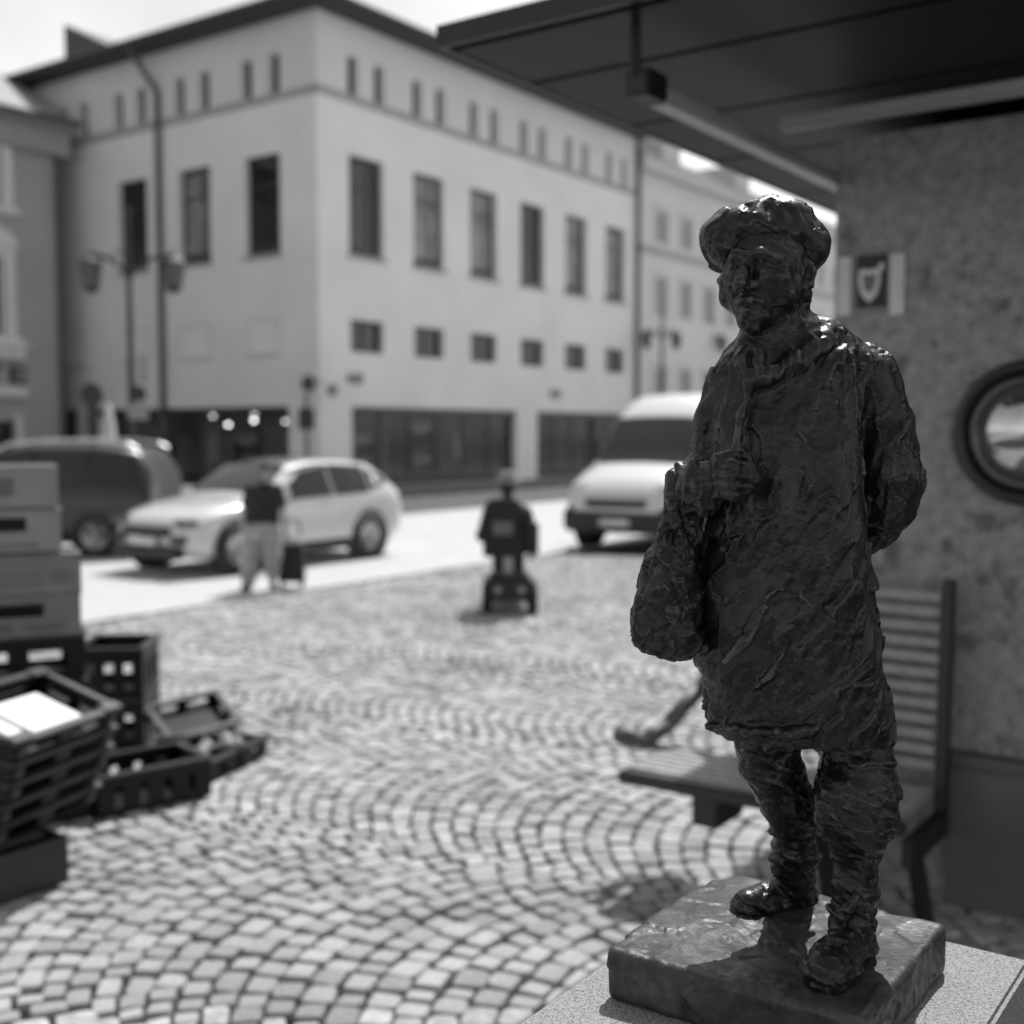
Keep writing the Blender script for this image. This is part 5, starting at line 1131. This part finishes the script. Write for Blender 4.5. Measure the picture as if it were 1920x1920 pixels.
# ================================================================ STREET FURNITURE
iron = M('cast_iron', .03, rough=.5); lant = M('lantern_glass', .1, rough=.15)
def lantern(c, t, h):
    mb = MB(); mb.lathe(c, [(.02, .62*h), (.05, .5*h), (.24*h, .36*h), (.3*h, .3*h), (.28*h, .28*h)], 8); l = obj('lantern', mb, iron, t)
    mb = MB(); mb.lathe(c, [(.25*h, .28*h), (.17*h, -.28*h)], 6); obj('lantern_glass', mb, lant, l)
    mb = MB(); mb.lathe(c, [(.19*h, -.27*h), (.17*h, -.33*h), (.03, -.4*h), (.001, -.42*h)], 8)
    for k in range(6):
        a = 2*math.pi*k/6; d = Vector((math.cos(a), math.sin(a), 0)); mb.cyl(Vector(c)+d*.255*h+Z*.28*h, Vector(c)+d*.175*h-Z*.28*h, .012, n=5)
    obj('lantern_frame', mb, iron, l)
def lamp_post(px, Y, ztop_px, arm_l, arm_r, lz_px, label, grp=None, thick=.08):
    b = at_y(px, 812, Y); b.z = 0; zt = at_y(px, ztop_px, Y).z; lz = at_y(px, lz_px, Y).z
    t = root('street_lamp', b, label, 'street lamp', grp)
    mb = MB(); mb.lathe(b, [(.001, 0), (.22, 0), (.22, .12), (.16, .2), (.15, .8), (.1, .9), (thick, 1.1), (thick*.8, zt*.7), (thick*.6, zt-.1), (thick*.9, zt-.05), (.02, zt+.15), (.001, zt+.25)], 14); obj('post', mb, iron, t, smooth=True)
    for ax_, s_ in ((arm_l, -1), (arm_r, 1)):
        e = at_y(ax_, lz_px, Y); w = abs(e.x-b.x)
        pts = [b+Z*(lz-.15)+Vector((s_*w*(1-math.cos(a)), 0, .62*math.sin(a))) for a in [math.pi/2*k/6 for k in range(7)]]+[Vector((e.x, Y, lz+.40))]
        mb = MB(); mb.tube(pts, .045, 7); pts2 = [b+Z*(lz+.35)+Vector((s_*w*.5*k/5, 0, .2*math.sin(math.pi*k/5))) for k in range(6)]; mb.tube(pts2, .018, 6); obj('arm', mb, iron, t)
        lantern(Vector((e.x, Y, lz+.02)), t, .9)
    return t
lp = lamp_post(248, 25.5, 400, 171, 326, 520, 'twin-armed old street lamp with signs on its post behind the parked cars')
bx_ = at_y(248, 812, 25.5).x
mb = MB(); a = at_y(266, 690, 25.3); mb.box((a.x-.06, 25.3, a.z-.3), (.2, 0, 0), (0, .03, 0), (0, 0, .6)); obj('sign_plate', mb, M('sign_pale', .3, rough=.5), lp)
mb = MB(); a = at_y(260, 738, 25.3); mb.cyl((a.x, 25.26, a.z), (a.x, 25.3, a.z), .17, n=24); obj('round_sign', mb, sign_d, lp)
mb = MB(); a = at_y(258, 772, 25.3); mb.box((a.x-.2, 25.27, a.z-.16), (.42, 0, 0), (0, .03, 0), (0, 0, .32)); obj('sign_plate', mb, M('sign_mid', .3, rough=.5), lp)
lamp_post(1240, 52, 588, 1212, 1268, 640, 'farther twin-armed street lamp in front of the pale far house', 'street lamps before the far house', .09)
lamp_post(1330, 60, 600, 1306, 1354, 648, 'farthest street lamp in front of the pale far house', 'street lamps before the far house', .09)
# traffic sign and folded parasol by the dark car
b = at_y(172, 812, 23.5); b.z = 0; t = root('traffic_sign', b, 'round traffic sign on a dark post by the dark people carrier', 'sign')
mb = MB(); mb.cyl(b, b+Z*2.9, .05, n=10); obj('post', mb, iron, t)
a = at_y(172, 740, 23.4); mb = MB(); mb.cyl((a.x, 23.38, a.z), (a.x, 23.43, a.z), .22, n=24); obj('sign_disc', mb, sign_d, t)
mb = MB(); a = at_y(172, 790, 23.4); mb.box((a.x-.1, 23.4, a.z-.55), (.22, 0, 0), (0, .05, 0), (0, 0, .9)); obj('meter_box', mb, iron, t, bevel=.02)
b = at_y(204, 812, 24.2); b.z = 0; t = root('folded_parasol', b, 'folded white parasol standing beside the twin-armed street lamp', 'parasol')
mb = MB(); mb.cyl(b, b+Z*2.55, .03, n=8); mb.lathe(b, [(.001, 0), (.3, 0), (.3, .08), (.05, .1)], 16); obj('pole', mb, iron, t)
mb = MB(); mb.lathe(b, [(.03, .75), (.26, .8), (.2, 1.3), (.12, 2.1), (.04, 2.5), (.001, 2.55)], 12); obj('canopy', mb, M('parasol_cloth', .62, rough=.85), t, smooth=True)
# corner post sign under the disc signs
b = at_y(575, 812, 33.5); b.z = .11; t = root('bollard_sign', b, 'dark narrow sign post on the pavement before the corner pillar', 'sign')
mb = MB(); mb.cyl(b, b+Z*2.9, .05, n=8); obj('post', mb, iron, t)
mb = MB(); mb.box((b.x-.22, 33.42, 2.0), (.44, 0, 0), (0, .05, 0), (0, 0, .6)); obj('sign_plate', mb, sign_d, t)
